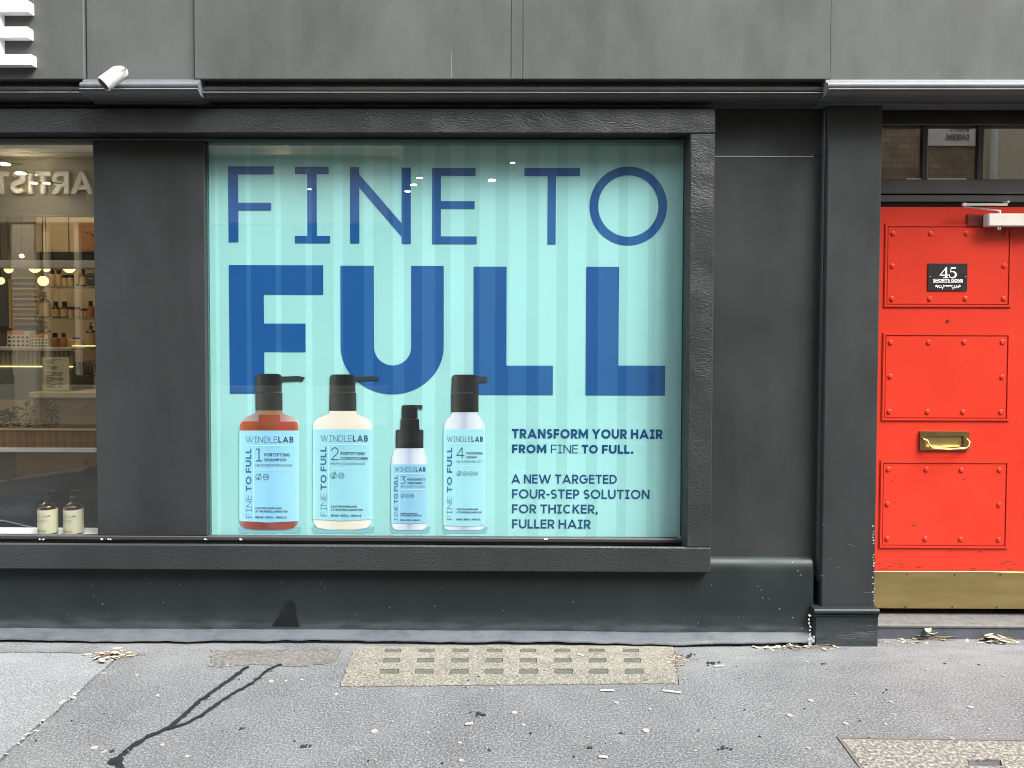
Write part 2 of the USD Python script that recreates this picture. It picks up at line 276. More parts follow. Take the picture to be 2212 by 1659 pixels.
def ground_mat(name, a, b, light, dark, speck=120.0, rough=.78):
    return mat(name, {
        'g': ('geometry', {}), 'n1': ('noise_texture', {'scale': 1.5, 'detail': 7, 'roughness': .66}), 'r1': ('map_range', {'from_min': .36, 'from_max': .64, 'clamp': True}), 'x1': ('mix', {'color1': a, 'color2': b}),
        'n2': ('noise_texture', {'scale': speck, 'detail': 3, 'roughness': .75}), 'r2': ('map_range', {'from_min': .50, 'from_max': .66, 'clamp': True}), 'x2': ('mix', {'color2': light}),
        'r3': ('map_range', {'from_min': .50, 'from_max': .34, 'clamp': True}), 'x3': ('mix', {'color2': dark}),
        'n5': ('noise_texture', {'scale': 11.0, 'detail': 6, 'roughness': .7}), 'r5': ('map_range', {'from_min': .57, 'from_max': .72, 'to_max': .4, 'clamp': True}), 'x5': ('mix', {'color2': light}),
        'v': ('voronoi_texture', {'scale': 9.0}), 'lt': ('math', {'math_type': 'less_than', 'value2': .03}), 'x4': ('mix', {'color2': tuple(np.array(light) * 1.25)}),
        'v2': ('voronoi_texture', {'scale': 6.5, 'randomness': 1.0}), 'mp': ('mapping', {'scale': (.6, 1.6, 1), 'location': (3.1, 1.7, 0)}), 'lt2': ('math', {'math_type': 'less_than', 'value2': .03}), 'x6': ('mix', {'color2': dark}),
        'sy': ('separate_xyz', {}), 'dy': ('map_range', {'from_min': -.55, 'from_max': -.12, 'clamp': True}), 'dn': ('mapping', {'scale': (1.6, 5, 1)}), 'nd': ('noise_texture', {'scale': 1.6, 'detail': 6, 'roughness': .65}), 'dr': ('map_range', {'from_min': .38, 'from_max': .66, 'to_max': .62, 'clamp': True}), 'dm': ('math', {'math_type': 'multiply', 'use_clamp': True}), 'x8': ('mix', {'color2': tuple(np.array(light) * .85)}),
        'b': ('bump', {'strength': .5, 'distance': .004}), 'p': ('principled_bsdf', {'roughness': rough})},
        [('g.position', 'sy.vector'), ('sy.y', 'dy.value'), ('g.position', 'dn.vector'), ('dn.vector', 'nd.vector'), ('nd.fac', 'dr.value'), ('dy.result', 'dm.value1'), ('dr.result', 'dm.value2'), ('dm.value', 'x8.fac'), ('x6.color', 'x8.color1'), ('x8.color', 'p.base_color'),
         ('g.position', 'n1.vector'), ('n1.fac', 'r1.value'), ('r1.result', 'x1.fac'), ('g.position', 'n2.vector'), ('n2.fac', 'r2.value'), ('r2.result', 'x2.fac'), ('x1.color', 'x2.color1'), ('n2.fac', 'r3.value'), ('r3.result', 'x3.fac'), ('x2.color', 'x3.color1'),
         ('g.position', 'n5.vector'), ('n5.fac', 'r5.value'), ('r5.result', 'x5.fac'), ('x3.color', 'x5.color1'), ('g.position', 'v.vector'), ('v.distance', 'lt.value1'), ('lt.value', 'x4.fac'), ('x5.color', 'x4.color1'),
         ('g.position', 'mp.vector'), ('mp.vector', 'v2.vector'), ('v2.distance', 'lt2.value1'), ('lt2.value', 'x6.fac'), ('x4.color', 'x6.color1'), ('n2.fac', 'b.height'), ('b.normal', 'p.normal')])
M_pave = ground_mat('grey_mastic_pavement', (0.046, 0.0495, 0.053), (0.084, 0.0890, 0.0925), (0.1681, 0.1716, 0.1752), (0.0265, 0.0279, 0.0300))
M_slab = ground_mat('pale_mastic_pavement', (0.0849, 0.0929, 0.0963), (0.1054, 0.1144, 0.1181), (0.2038, 0.2217, 0.2261), (0.0476, 0.0529, 0.0554), speck=140)
M_tan = ground_mat('tan_aggregate', (0.0765, 0.0728, 0.0630), (0.1031, 0.0985, 0.0818), (0.2194, 0.2081, 0.1667), (0.0432, 0.0416, 0.0379), speck=110)
M_tan2 = ground_mat('worn_cement_patch', (0.0510, 0.0491, 0.0445), (0.0832, 0.0821, 0.0762), (0.1287, 0.1255, 0.1173), (0.0241, 0.0234, 0.0223), speck=60)
M_cover = ground_mat('pebble_cover_infill', (0.0786, 0.0744, 0.0658), (0.1073, 0.1022, 0.0901), (0.2431, 0.2324, 0.2110), (0.0286, 0.0272, 0.0243), speck=75)
M_road = ground_mat('road_asphalt', (0.0140, 0.0140, 0.0147), (0.0210, 0.0210, 0.0217), (0.0420, 0.0420, 0.0420), (0.0070, 0.0070, 0.0070))
M_wet = mottled('wet_asphalt', (.006, .0065, .0075), (.011, .012, .013), 30, .6, specular_ior_level=.25)
M_spot = mottled('dark_pavement_spot', (.008, .009, .01), (.018, .019, .02), 40, .7, specular_ior_level=.25)
M_damp = mottled('damp_stain_look', (.0045, .006, .0065), (.007, .009, .0095), 12, .5, specular_ior_level=.2)
M_lens = mottled('frosted_lens_glass', (.048, .052, .043), (.085, .088, .072), 26, .5, stretch=(1, 3, 1), specular_ior_level=.3)
M_rim = plain('cover_metal_rim', (.16, .155, .14), .5, .6)
M_gum = mottled('trodden_gum', (.14, .14, .14), (.21, .21, .205), 60, .8)
M_leaf = mottled('dry_leaf', (.17, .145, .105), (.40, .37, .30), 25, .8)
M_twig = mottled('dry_twig', (0.0960, 0.0660, 0.0420), (0.1800, 0.1320, 0.0840), 40, .8)
M_paper = plain('litter_paper', (.5, .49, .47), .7)
def pane_glass(name, f0):
    return mat(name, {'t': ('transparent_bsdf', {'color': (.965, .985, .975)}), 'gl': ('glossy_bsdf', {'roughness': 0.0, 'color': (1, 1, 1)}), 'lw': ('layer_weight', {'blend': .5}), 'pw': ('math', {'math_type': 'power', 'value2': 5.0}), 'ma': ('math', {'math_type': 'multiply_add', 'value2': .95, 'value3': f0, 'use_clamp': True}), 'm': ('mix_closure', {})},
              [('lw.facing', 'pw.value1'), ('pw.value', 'ma.value1'), ('ma.value', 'm.fac'), ('t.BSDF', 'm.closure1'), ('gl.BSDF', 'm.closure2')], surface='m.closure')
M_glass = pane_glass('window_glass', .055); M_glass2 = pane_glass('double_window_glass', .11)

# ---------------------------------------------------------------- ground
YF = -0.10                                          # front face of the big window surround
kerb = -1.75
slab = Polygon([G(-420, 1402), G(258, 1414), G(0, 1640), G(-190, 1806), G(-900, 1806)])
light_q = [GN(868, 1579), GN(1642, 1576), GN(1655, 1669), GN(830, 1677)]
rnd = random.Random(5)
def rough_poly(pts, step=.03, amp=.004, seed=0):
    r = random.Random(seed); out = []
    for a, b in zip(pts, pts[1:] + pts[:1]):
        a, b = np.array(a), np.array(b); n = max(1, int(np.linalg.norm(b - a) / step))
        for i in range(n): out.append(a + (b - a) * i / n + np.array([r.gauss(0, amp), r.gauss(0, amp)]))
    return Polygon(out).buffer(0)
light_panel = rough_poly(light_q, amp=.003, seed=2)
cov_tl, cov_l2 = np.array(G(1808, 1592)), np.array(G(1855, 1659))
cov = Polygon([tuple(cov_tl), (cov_tl[0] + 1.1, cov_tl[1] - .012), (cov_tl[0] + 1.1, cov_tl[1] - .62), (cov_tl[0] - .012, cov_tl[1] - .62)])
tan_p = rough_poly([G(452, 1405), G(738, 1402), G(728, 1428), G(645, 1440), G(560, 1437), G(458, 1440)], amp=.006, seed=3)
slab_r = rough_poly(list(slab.exterior.coords)[:-1], step=.05, amp=.004, seed=4)
whole = sbox(-16, kerb, 16, .35)
main = whole.difference(slab_r.buffer(.013)).difference(light_panel.buffer(.003)).difference(cov.buffer(.004)).difference(tan_p.buffer(.002))
obj('ground', bx(-60, 60, -60, 40, -.60, -.34), M_road, kind='structure')
obj('pavement_bed', bx(-16, 16, kerb + .16, .34, -.33, -.03), M_twig, kind='structure')
pave = tag(UsdGeom.Xform.Define(stage, numbered('/World', 'pavement')).GetPrim(), 'grey mastic pavement along the shopfront', kind='structure')
obj('mastic_surface', gext(main, -.028, 0.0), M_pave, pave)
obj('pale_slab', gext(slab_r, -.028, .001), M_slab, pave, label='paler speckled pavement slab')
obj('cement_patch', gext(tan_p, -.028, .002), M_tan2, pave, label='worn tan cement patch')
obj('kerb', bx(-16, 16, kerb, kerb + .155, -.33, .0, .01), M_slab, kind='structure')
obj('road', bx(-16, 16, -6.3, kerb - .001, -.33, -.12), M_road, kind='structure')
obj('far_pavement', bx(-16, 16, -8.2, -6.301, -.33, 0.0, .01), M_road, kind='structure')

# pavement light: concrete panel with glass lenses
pl = thing('pavement_light', 'tan concrete pavement light with rows of dull glass lenses below the poster', 'pavement light')
lens = []
for row, (yy, hh) in enumerate(((1589.5, 4.5), (1613.5, 5.5), (1640.5, 6.5))):
    for k, xx in enumerate((955.5, 1039, 1123, 1206.5, 1290, 1374, 1459, 1544)):
        xx = 1250 + (xx - 1250) * (1 + (1613.5 - yy) * -.00055); wv = 19.5 + row * 1.6
        a, b, c, d = GN(xx - wv, yy - hh), GN(xx + wv, yy - hh), GN(xx + wv, yy + hh), GN(xx - wv, yy + hh)
        lens.append(Polygon([a, b, c, d]).buffer(-.006).buffer(.006))
obj('concrete_panel', gext(light_panel.difference(unary_union(lens)), -.028, .003), M_tan, pl)
for q in lens: obj('glass_lens', gext(q.buffer(-.0015), -.026, -.0008 + rnd.uniform(-.0012, .0012)), M_lens, pl)
# inspection cover at the right
ac = thing('access_cover', 'pebble-filled inspection cover in a thin metal rim at the right foreground', 'access cover')
obj('rim', gext(cov.difference(cov.buffer(-.012)), -.028, .002), M_rim, ac)
inner = cov.buffer(-.014)
key1 = Polygon([G(2090, 1641), G(2162, 1641), G(2165, 1655), G(2092, 1655)]); key2 = Polygon([G(1836, 1636), G(1856, 1638), G(1853, 1646), G(1842, 1646)])
obj('infill', gext(inner.difference(unary_union([key1, key2])), -.028, .001), M_cover, ac)
for q in (key1, key2): obj('lifting_slot', gext(q.buffer(-.002), -.028, -.006), M_stepside, ac)

# wet trickles
def trail(pts, w, seed):
    r = random.Random(seed); pts = np.array([G(*p) for p in pts]); out = []
    t = np.r_[0, np.cumsum(np.linalg.norm(np.diff(pts, axis=0), axis=1))]; s = np.arange(0, t[-1], .012)
    xs, ys = np.interp(s, t, pts[:, 0]), np.interp(s, t, pts[:, 1]); g = []
    for x, y in zip(xs, ys): g.append(Point(x + r.gauss(0, .0022), y + r.gauss(0, .0022)).buffer(max(.003, w * (1 + r.gauss(0, .22))), 5))
    u = [a.union(b).convex_hull for a, b in zip(g[:-1], g[1:])]
    for _ in range(46):
        k = r.randrange(len(xs)); u.append(affinity.scale(Point(xs[k] + r.gauss(0, w * 1.15), ys[k] + r.gauss(0, w * .9)).buffer(r.uniform(.001, w * .42), 5), 1.5, .8))
    for _ in range(5):
        k = r.randrange(len(xs)); a = r.uniform(-.3, .3) + (math.pi if r.random() < .5 else 0); L = r.uniform(.02, .05)
        u.append(Polygon([(xs[k], ys[k] - .003), (xs[k], ys[k] + .003), (xs[k] + L * math.cos(a), ys[k] + L * math.sin(a) * .3)]))
    return unary_union(u)
obj('wet_trickle', gflat(trail([(532, 1443), (505, 1463), (470, 1488), (430, 1517), (395, 1549), (365, 1573), (320, 1592), (288, 1612), (262, 1634), (247, 1644), (262, 1656), (266, 1675)], .0100, 1).union(Point(*G(250, 1645)).buffer(.026)), .0035), M_wet, pave)
obj('wet_trickle', gflat(trail([(604, 1437), (575, 1452), (548, 1476), (520, 1491), (478, 1516), (438, 1546), (400, 1566), (372, 1574)], .0078, 2), .0055), M_wet, pave)
# trodden gum and dark spots
spots = [(662, 1665, 9), (737, 1661, 6), (821, 1696, 7), (914, 1787, 9), (1123, 1815, 6), (1126, 1858, 7), (1505, 1717, 8), (1278, 1771, 6), (1200, 1683, 5), (1980, 1712, 9), (1970, 1617, 6), (2091, 1695, 6), (2065, 1768, 9), (2162, 1770, 5), (2370, 1728, 8), (2451, 1651, 5), (1577, 1785, 10),
         (1928, 1748, 8), (1974, 1828, 5), (334, 1649, 7), (385, 1699, 6), (396, 1820, 7), (230, 1827, 10), (457, 1848, 7), (1587, 1733, 5), (1256, 1741, 9), (1160, 1605, 4), (2175, 1715, 8), (1045, 1790, 4), (180, 1705, 8)]
for x, y, r_ in spots:
    cx_, cy_ = GN(x, y); q = affinity.scale(Point(cx_, cy_).buffer(r_ / 780.0, 7), 1, rnd.uniform(.8, 1.3)); q = affinity.rotate(q, rnd.uniform(0, 180)); 
    obj('gum_spot', gext(q, .0005, .004), M_gum, pave)
for x, y, r_ in [(1735, 1620, 13), (1680, 1601, 14), (1518, 1792, 5), (1196, 1833, 4), (1195, 1888, 6), (595, 1780, 8), (745, 1825, 11), (1160, 1745, 13), (1770, 1830, 9), (2010, 1622, 6), (275, 1835, 7)]:
    cx_, cy_ = GN(x, y); q = unary_union([Point(cx_ + rnd.gauss(0, r_ / 900), cy_ + rnd.gauss(0, r_ / 1600)).buffer(r_ / 1500 * rnd.uniform(.5, 1.2), 5) for _ in range(7)])
    obj('dark_spot', gflat(q, .0042), M_spot, pave)

# ---------------------------------------------------------------- the shop building
zg = 0.0
sh = thing('shop_building', 'dark grey painted shopfront with fascia, pilasters and low base wall', 'building')
XL, XR = -4.3, 4.6
z_soff = Z(171, -.18)
def zs(py, Y, px=1106): return P(px, py, Y)[1]
# brick storeys above, out of the picture, and the walls that close the ground floor
M_upbrick = mat('upper_brick', {'g': ('geometry', {}), 'sw': ('mapping', {'rotation': (math.pi / 2, 0, 0)}), 'b': ('brick_texture', {'color1': (.26, .19, .12), 'color2': (.33, .25, .16), 'mortar': (.3, .28, .25), 'scale': 4.4, 'mortar_size': .012}), 'p': ('principled_bsdf', {'roughness': .85})}, [('g.position', 'sw.vector'), ('sw.vector', 'b.vector'), ('b.color', 'p.base_color')])
obj('upper_wall', bx(-15, 15, .02, 9, 3.42, 15.6), M_upbrick, sh)
obj('side_wall', bx(-15, XL - 2.2, .02, 9, -.03, 3.40), M_paint, sh)
obj('side_wall', bx(XR, 15, .02, 9, -.03, 3.40), M_paint, sh)
obj('rear_wall', bx(XL - 2.19, XR - .01, 4.4, 9, -.03, 3.40), M_paint, sh)
# fascia boards
zt = 3.40
y_f, y_h = -.18, -.168
x180, x420 = X(181, 100, y_f), X(419.5, 100, y_f); x1103, x1130, x1795 = X(1103.5, 90, y_f), X(1129, 90, y_f), X(1794, 90, y_f)
for a, b in ((XL - 2.1, x180), (x420, x1103 - .0008), (x1103 + .0008, x1130 - .0003), (x1130 + .0003, x1795)):
    obj('fascia_board', bx(a, b, y_f, 0.02, z_soff, zt, .003), M_fascia, sh)
for a, b in ((x180 + .006, x420 - .003), (x1795 + .003, XR)):
    obj('pilaster_head', bx(a, b, y_h, .02, z_soff - .03, zt, .003), M_fascia, sh)
# cornice moulding under the fascia
def cornice(dy):
    f = -.152 - dy; z0 = zs(187, -.13)
    z200, z204, z212 = zs(200.5, -.13), zs(204, -.13), zs(213, -.13); r = (z0 - z200) / 2; zc = (z0 + z200) / 2
    pts = [(.02, z0 + .018), (f + .03, z0 + .018), (f + .026, z0 + .004)]
    pts += [(f + r * 1.0 - math.cos(a) * r, zc + math.sin(a) * r) for a in np.linspace(1.35, -1.35, 12)]
    pts += [(f + .012, z200 - .001), (f + .002, z200 - .003), (f + .002, z204 - .001)]
    pts += [(f + .012 + .045 * (1 - math.cos(a)), z204 - .001 - (z204 - z212) * math.sin(a)) for a in np.linspace(.25, 1.57, 6)]
    pts += [(-.03 - dy, z212 - .0), (-.03 - dy, z212 - .012), (.02, z212 - .012)]
    return pts
M_fillet = painted('pale_fillet_paint', (.19, .20, .20), .5, streak=.5)  # paler than the moulding around it
xa, xb = X(173, 195, -.2), X(429, 195, -.2); xc = X(1787, 195, -.2)
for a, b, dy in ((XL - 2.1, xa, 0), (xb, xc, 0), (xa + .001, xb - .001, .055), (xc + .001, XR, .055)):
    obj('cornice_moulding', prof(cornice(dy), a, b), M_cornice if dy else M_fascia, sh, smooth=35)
    obj('cornice_fillet', bx(a + .001, b - .001, -.152 - dy - .0045, -.152 - dy + .004, zs(204, -.13) + .0005, zs(202, -.13), .001), M_fillet, sh)
z_corn = zs(213, -.13) - .012
# wall plane between the window surround and the pilaster, two boards with a seam
x_fr = X(1541, 700, YF); xp0, xp1 = X(1783, 700, -.06), X(1899, 700, -.06)
z_bt = zs(1205, -.03, 1650); z_seam = zs(338, 0, 1650)
obj('wall_board', bx(x_fr - .05, xp0 + .01, 0, .3, z_seam + .0015, z_soff - .05), M_paint, sh)
obj('wall_board', bx(x_fr - .05, xp0 + .01, 0, .3, z_bt - .1, z_seam - .0015), M_paint, sh)
obj('lintel_board', bx(XL - 2.1, x_fr - .051, 0, .3, zs(240, 0), z_soff - .05), M_paint, sh)
chip = unary_union([sbox(x_fr + .01, z_seam - .002, xp0 - .045, z_seam + .002)] + [Point(rnd.uniform(x_fr, xp0 - .05), z_seam + rnd.gauss(0, .001)).buffer(rnd.uniform(.001, .0035), 4) for _ in range(26)])
obj('seam_filler', ext(chip, -.0015, .004), plain('pale_seam_filler', (.20, .205, .205), .6), sh)
# vertical bead and pilaster
xb0, xb1 = X(1774.5, 700, -.03), X(1781.5, 700, -.03)
zpl = zs(1331, -.1, 1830)
obj('corner_bead', bx(xb0, xb1, -.03, .01, z_bt - .12, z_corn, .003), M_bead, sh)
obj('pilaster', bx(xp0, xp1, -.06, .17, zpl, z_corn - .0, .004), M_paint, sh)
pf = -.09
xq0, xq1 = X(1757, 1370, pf), X(1897, 1370, pf)
zq = zs(1331, pf, 1830); zq2 = zs(1316.5, pf, 1830)
obj('pilaster_plinth', bx(xq0 + .01, xq1, pf, .17, -.02, zq, .004), M_base, sh)
rr = (zq2 - zq) / 2 + .003
cap = [(.10, zq), (pf + .005, zq), (pf - .004, zq), (pf - .004, zq + .006)] + [(pf + .006 - math.cos(a) * .018, zq + .008 + rr * .8 + math.sin(a) * rr * .8) for a in np.linspace(-1.3, 1.1, 8)] + [(-.065, zq2 + .004), (.10, zq2 + .004)]
obj('plinth_moulding', prof(cap, xq0, xq1 + .002), M_base, sh, smooth=35)
# low base wall with rounded top and kicked-out foot
bp = [(.20, z_bt + .002), (0.0, z_bt)] + [(-.05 + .05 * math.cos(a) * 1.0 - 0, z_bt - .055 + .055 * math.sin(a)) for a in np.linspace(1.45, 3.1416, 9)]
bp = [(.20, z_bt), (.0, z_bt)] + [(-.048 * math.sin(a), z_bt - .06 * (1 - math.cos(a))) for a in np.linspace(.1, 1.5708, 9)] + [(-.05, .30), (-.05, .095), (-.053, .075), (-.060, .060), (-.060, -.02), (.20, -.02)]
bm = prof(bp, 0, 1)
def sweep_wobble(pts, x0, x1, n, amp):
    xs = np.linspace(x0, x1, n); k = len(pts); V = []
    for i, x in enumerate(xs):
        for j, (y, z) in enumerate(pts):
            low = np.clip((.10 - z) / .10, 0, 1)
            nz = meshkit.fbm(np.array([[x * 3.1, z * 5, 2.0]]), 4)[0] - .5; n2 = meshkit.fbm(np.array([[x * 17.0, z * 25, 7.0]]), 3)[0] - .5
            V.append((x, y + (amp * (.25 + 1.2 * low) * nz + .010 * low * n2 if y < .01 else 0), z + (low * (.010 * nz + .006 * n2) if y < .01 else 0)))
    F = []
    for i in range(n - 1):
        for j in range(k):
            a, b = i * k + j, i * k + (j + 1) % k; c, d = a + k, b + k
            F += [(a, c, b), (b, c, d)]
    m = trimesh.Trimesh(V, F, process=False)
    if m.volume < 0: m.invert()
    return m
obj('base_wall', sweep_wobble(bp, XL - 2.1, xq0 + .012, 260, .02), M_base, sh, smooth=50)
M_foot = painted('worn_skylit_foot_paint', (.030, .036, .043), .5, streak=.5, chips=1.0, dust=(.060, .067, .074))  # wear, plus the sky reflected on the ledge painted in as lighter grey
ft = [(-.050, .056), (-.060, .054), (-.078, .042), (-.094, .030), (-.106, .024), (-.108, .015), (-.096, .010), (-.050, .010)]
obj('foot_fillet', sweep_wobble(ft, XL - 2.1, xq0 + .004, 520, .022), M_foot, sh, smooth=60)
obj('foot_gap', bx(XL - 2.1, xq0, -.088, -.061, -.02, .008), M_black, sh)
st = Polygon([P(582, 1387, -.052), P(585, 1362, -.052), P(592, 1346, -.052), P(604, 1330, -.052), P(612, 1312, -.052), P(620, 1298, -.052), P(630, 1297, -.052), P(637, 1305, -.052), P(640, 1330, -.052), P(646, 1352, -.052), P(646, 1387, -.052)]).buffer(.008).buffer(-.006)
st = unary_union([st] + [affinity.scale(Point(*P(rnd.uniform(584, 648), rnd.uniform(1345, 1388), -.052)).buffer(.008, 5), .5, 1.8) for _ in range(14)])
obj('damp_stain', flat(st, -.0565), M_damp, sh)

# door recess: soffit, jambs, transom frame
YD = .13
sofz = zs(240, YD, 2000)
obj('recess_soffit', bx(xp1 - .08, XR, -.058, YD + .1, sofz, z_soff - .045), M_paint, sh)
obj('recess_wall', bx(xp1 + 1.16, XR, .0, .35, 0.0, sofz - .001), M_paint, sh)
# ---------------------------------------------------------------- transom window over the door
tw = thing('transom_window', 'black framed transom light of small panes above the red door', 'window')
M_dark = mottled('near_black_joinery', (.014, .015, .017), (.022, .023, .025), 6, .35)
M_joint = mottled('dark_grey_joinery', (.036, .037, .036), (.048, .049, .047), 4, .38)
xd0 = xp1 - .06; xd1 = xp1 + 1.15
z1, z2 = zs(272, YD, 2000), zs(388.5, YD, 2000)
obj('head_rail', bx(xd0, xd1, YD - .02, YD + .08, z1, sofz, .004), M_dark, tw)
zr1, zr2, zr3 = zs(420, YD, 2000), zs(424, YD, 2000), zs(437, YD, 2000)
obj('transom_rail', bx(xd0, xd1, YD - .022, YD + .09, zr1, z2, .005), M_joint, tw)
obj('transom_rail', bx(xd0, xd1, YD - .016, YD + .09, zr3, zr1 - .005, .004), M_joint, tw)
bars = [X(1908, 330, YD) - .03, X(1996, 330, YD), X(2116.5, 330, YD), X(2250, 330, YD)]
for xb_ in bars[1:]: obj('mullion', bx(xb_ - .0145, xb_ + .0145, YD - .012, YD + .07, z2 + .001, z1 - .001, .003), M_dark, tw)
for i in range(3):
    a, b = bars[i] + (.0145 if i else 0), bars[i + 1] - .0145
    obj('pane', bx(a, b, YD + .002, YD + .006, z2 + .0005, z1 - .0005), M_glass2, tw)
for a, b in ((X(1957, 388, YD), X(1988, 388, YD)), (X(2004, 388, YD), X(2086, 388, YD))): obj('putty_line', bx(a, b, YD - .006, YD + .0015, z2 + .0003, z2 + .005), M_platewhite, tw)
obj('hall_backing', bx(xd0, xd1, YD + .45, YD + .47, zr3 - .1, sofz + .1), M_black, tw)
# ---------------------------------------------------------------- red door
dr = thing('door', 'red panelled front door with studs, brass letterbox and brass kick plate', 'door')
zd0, zd1 = zs(1316.5, YD, 2000), zs(447, YD, 2000)
zk = zs(1234, YD, 2000)
obj('leaf', bx(xd0 + .01, xd1 - .01, YD, YD + .05, zd0 + .004, zd1, .003), M_red, dr)
obj('frame_gap', bx(xd0, xd1, YD + .012, YD + .06, zd1 + .001, zr3 - .001), M_black, tw)
obj('kick_plate', bx(xd0 + .012, xd1 - .012, YD - .003, YD - .0005, zd0 + .006, zk, .001), M_brass, dr)
for px_, py_ in ((1958, 1240), (2061, 1241), (2160, 1241), (1955, 1311), (2056, 1311), (2152, 1312)):
    x_, z_ = P(px_, py_, YD); obj('screw', tube((x_, YD - .003, z_), (x_, YD - .0055, z_), .0045, 8), M_black, dr)
def door_panel(a, b, c, d):
    (x0, z0), (x1, z1_) = P(a, d, YD), P(b, c, YD)
    pn = group_part(dr, 'panel')
    w_ = .013
    ring = sbox(x0, z0, x1, z1_).difference(sbox(x0 + w_, z0 + w_, x1 - w_, z1_ - w_))
    m_ = []
    for ins, yf in ((0, -.004), (.0035, -.0065), (.008, -.004)):
        rg = sbox(x0 + ins, z0 + ins, x1 - ins, z1_ - ins).difference(sbox(x0 + w_, z0 + w_, x1 - w_, z1_ - w_)) if ins < .008 else ring
        if ins < .008: m_.append(ext(rg, YD + yf, YD + .001 if ins == 0 else YD - .0039))
    obj('moulding', m_, M_red, pn)
    obj('sheet', bx(x0 + .017, x1 - .017, YD - .0035, YD + .001, z0 + .017, z1_ - .017, .0015), M_red, pn)
    return pn
pA, pB, pC = door_panel(1908, 2187, 484, 664), door_panel(1903, 2183, 719, 909), door_panel(1898, 2180, 995, 1184)
def rv(z, y0, pts): return [((1900 + a / 3.53) * K, (y0 + b / 3.53) * K) for a, b in pts]
studs = [(pA, rv(6, 430, [(990, 495), (1315, 495), (1622, 493), (1953, 490), (983, 775), (1948, 773), (980, 1057), (1307, 1057), (1615, 1057), (1945, 1057)])),
         (pB, rv(6, 430, [(968, 1433), (1298, 1433), (1603, 1430), (1933, 1430)]) + rv(7, 880, [(965, 138), (1930, 143), (958, 440), (1287, 443), (1593, 445), (1920, 445)])),
         (pC, rv(7, 880, [(950, 938), (1277, 940), (1580, 945), (1908, 945), (943, 1238), (1905, 1243), (940, 1535), (1268, 1538), (1573, 1540), (1900, 1545)]))]
stud = lathe([(.0, .0056), (.0082, .0054), (.0104, .0046), (.0120, .0030), (.0126, .0), (0, 0)], 18)
stud.apply_transform(trimesh.transformations.rotation_matrix(math.pi / 2, [1, 0, 0]))
for pn, pts in studs:
    for a, b in pts:
        x_, z_ = P(a, b, YD - .004); s_ = stud.copy(); s_.apply_translation([x_, YD - .0034, z_]); obj('stud', s_, M_red, pn, smooth=30)
x_, z_ = P((1900 + 1463 / 3.53) * K, (430 + 1245 / 3.53) * K, YD)
obj('spyhole', [tube((x_, YD, z_), (x_, YD - .006, z_), .006, 12), ], M_chip, dr)
# letterbox
def L7(a, b): return P((1900 + a / 3.53) * K, (880 + b / 3.53) * K, YD - .01)
lb = group_part(dr, 'letterbox')
(ax, az), (bx_, bz) = L7(1220, 772), L7(1643, 612); (cx0, cz0), (cx1, cz1) = L7(1272, 732), L7(1595, 652)
obj('surround', ext(sbox(ax, az, bx_, bz).difference(sbox(cx0, cz0, cx1, cz1)), YD - .011, YD - .0005), M_brass2, lb)
obj('flap', bx(cx0 + .001, cx1 - .001, YD - .005, YD - .001, cz0 + .001, cz1 - .001, .001), M_brass, lb)
hp = [L7(1248, 676), L7(1272, 690), L7(1284, 728), L7(1300, 748), L7(1360, 752), L7(1440, 758), L7(1520, 752), L7(1588, 748), L7(1618, 728), L7(1632, 695), L7(1622, 676)]
dep = [-.014, -.026, -.036, -.040, -.042, -.043, -.042, -.040, -.036, -.026, -.014]
hm = [pipe([(p[0], YD + d, p[1]) for p, d in zip(hp, dep)], .0045, 8)]
for a in (1340, 1362, 1530, 1552):
    p = L7(a, 751); hm.append(tube((p[0] - .004, YD - .042, p[1]), (p[0] + .004, YD - .042, p[1]), .0068, 10))
for a in (1248, 1622):
    p = L7(a, 674); hm.append(tube((p[0], YD - .011, p[1]), (p[0], YD - .016, p[1]), .009, 12))
obj('handle', hm, M_brass2, lb, smooth=40)
# number plate
def L6(a, b): return P((1900 + a / 3.53) * K, (430 + b / 3.53) * K, YD - .008)
npg = group_part(dr, 'number_plate', 'black number plate reading 45')
(ax, az), (bx_, bz) = L6(1288, 987), L6(1632, 752)
obj('plate', bx(ax, bx_, YD - .0085, YD - .0036, az, bz, .001), M_plate, npg)
def plate_xy(u, v): return ax + (bx_ - ax) * (u - 370) / (1800 - 370), bz - (bz - az) * (v - 190) / (1180 - 190)
def pp(*pts): return Polygon([plate_xy(*p) for p in pts])
def ribbon(pts, ws):
    return unary_union([Point(*plate_xy(*p)).buffer(w).union(Point(*plate_xy(*q)).buffer(w2)).convex_hull for p, q, w, w2 in zip(pts[:-1], pts[1:], ws[:-1], ws[1:])])
four = unary_union([pp((1010, 330), (1050, 320), (1060, 690), (1105, 705), (1105, 722), (915, 722), (915, 705), (980, 690), (985, 420), (830, 600), (1110, 600), (1110, 632), (790, 632), (790, 612))])
five = unary_union([pp((1190, 335), (1380, 325), (1365, 380), (1205, 385), (1195, 480), (1170, 515)), ribbon([(1175, 510), (1230, 480), (1310, 500), (1370, 560), (1375, 630), (1330, 690), (1250, 712), (1170, 695), (1140, 640), (1145, 590)], [.0015, .0022, .0035, .0045, .0045, .004, .0028, .002, .0016, .0014])])
(sx0, sz0), (sx1, sz1) = plate_xy(555, 860), plate_xy(1635, 755)
street = text_box([('SHORTS GDNS', .2)], sx0, sx1, sz0, sz1, gap=.1)
(ux0, uz0), (ux1, uz1) = plate_xy(550, 898), plate_xy(1635, 884)
fl = [ribbon([(640, 1000), (760, 1040), (880, 1080), (960, 1030), (1010, 985), (1090, 985), (1180, 985), (1230, 1040), (1300, 1080), (1420, 1040), (1550, 1000)], [.0012] * 11)]
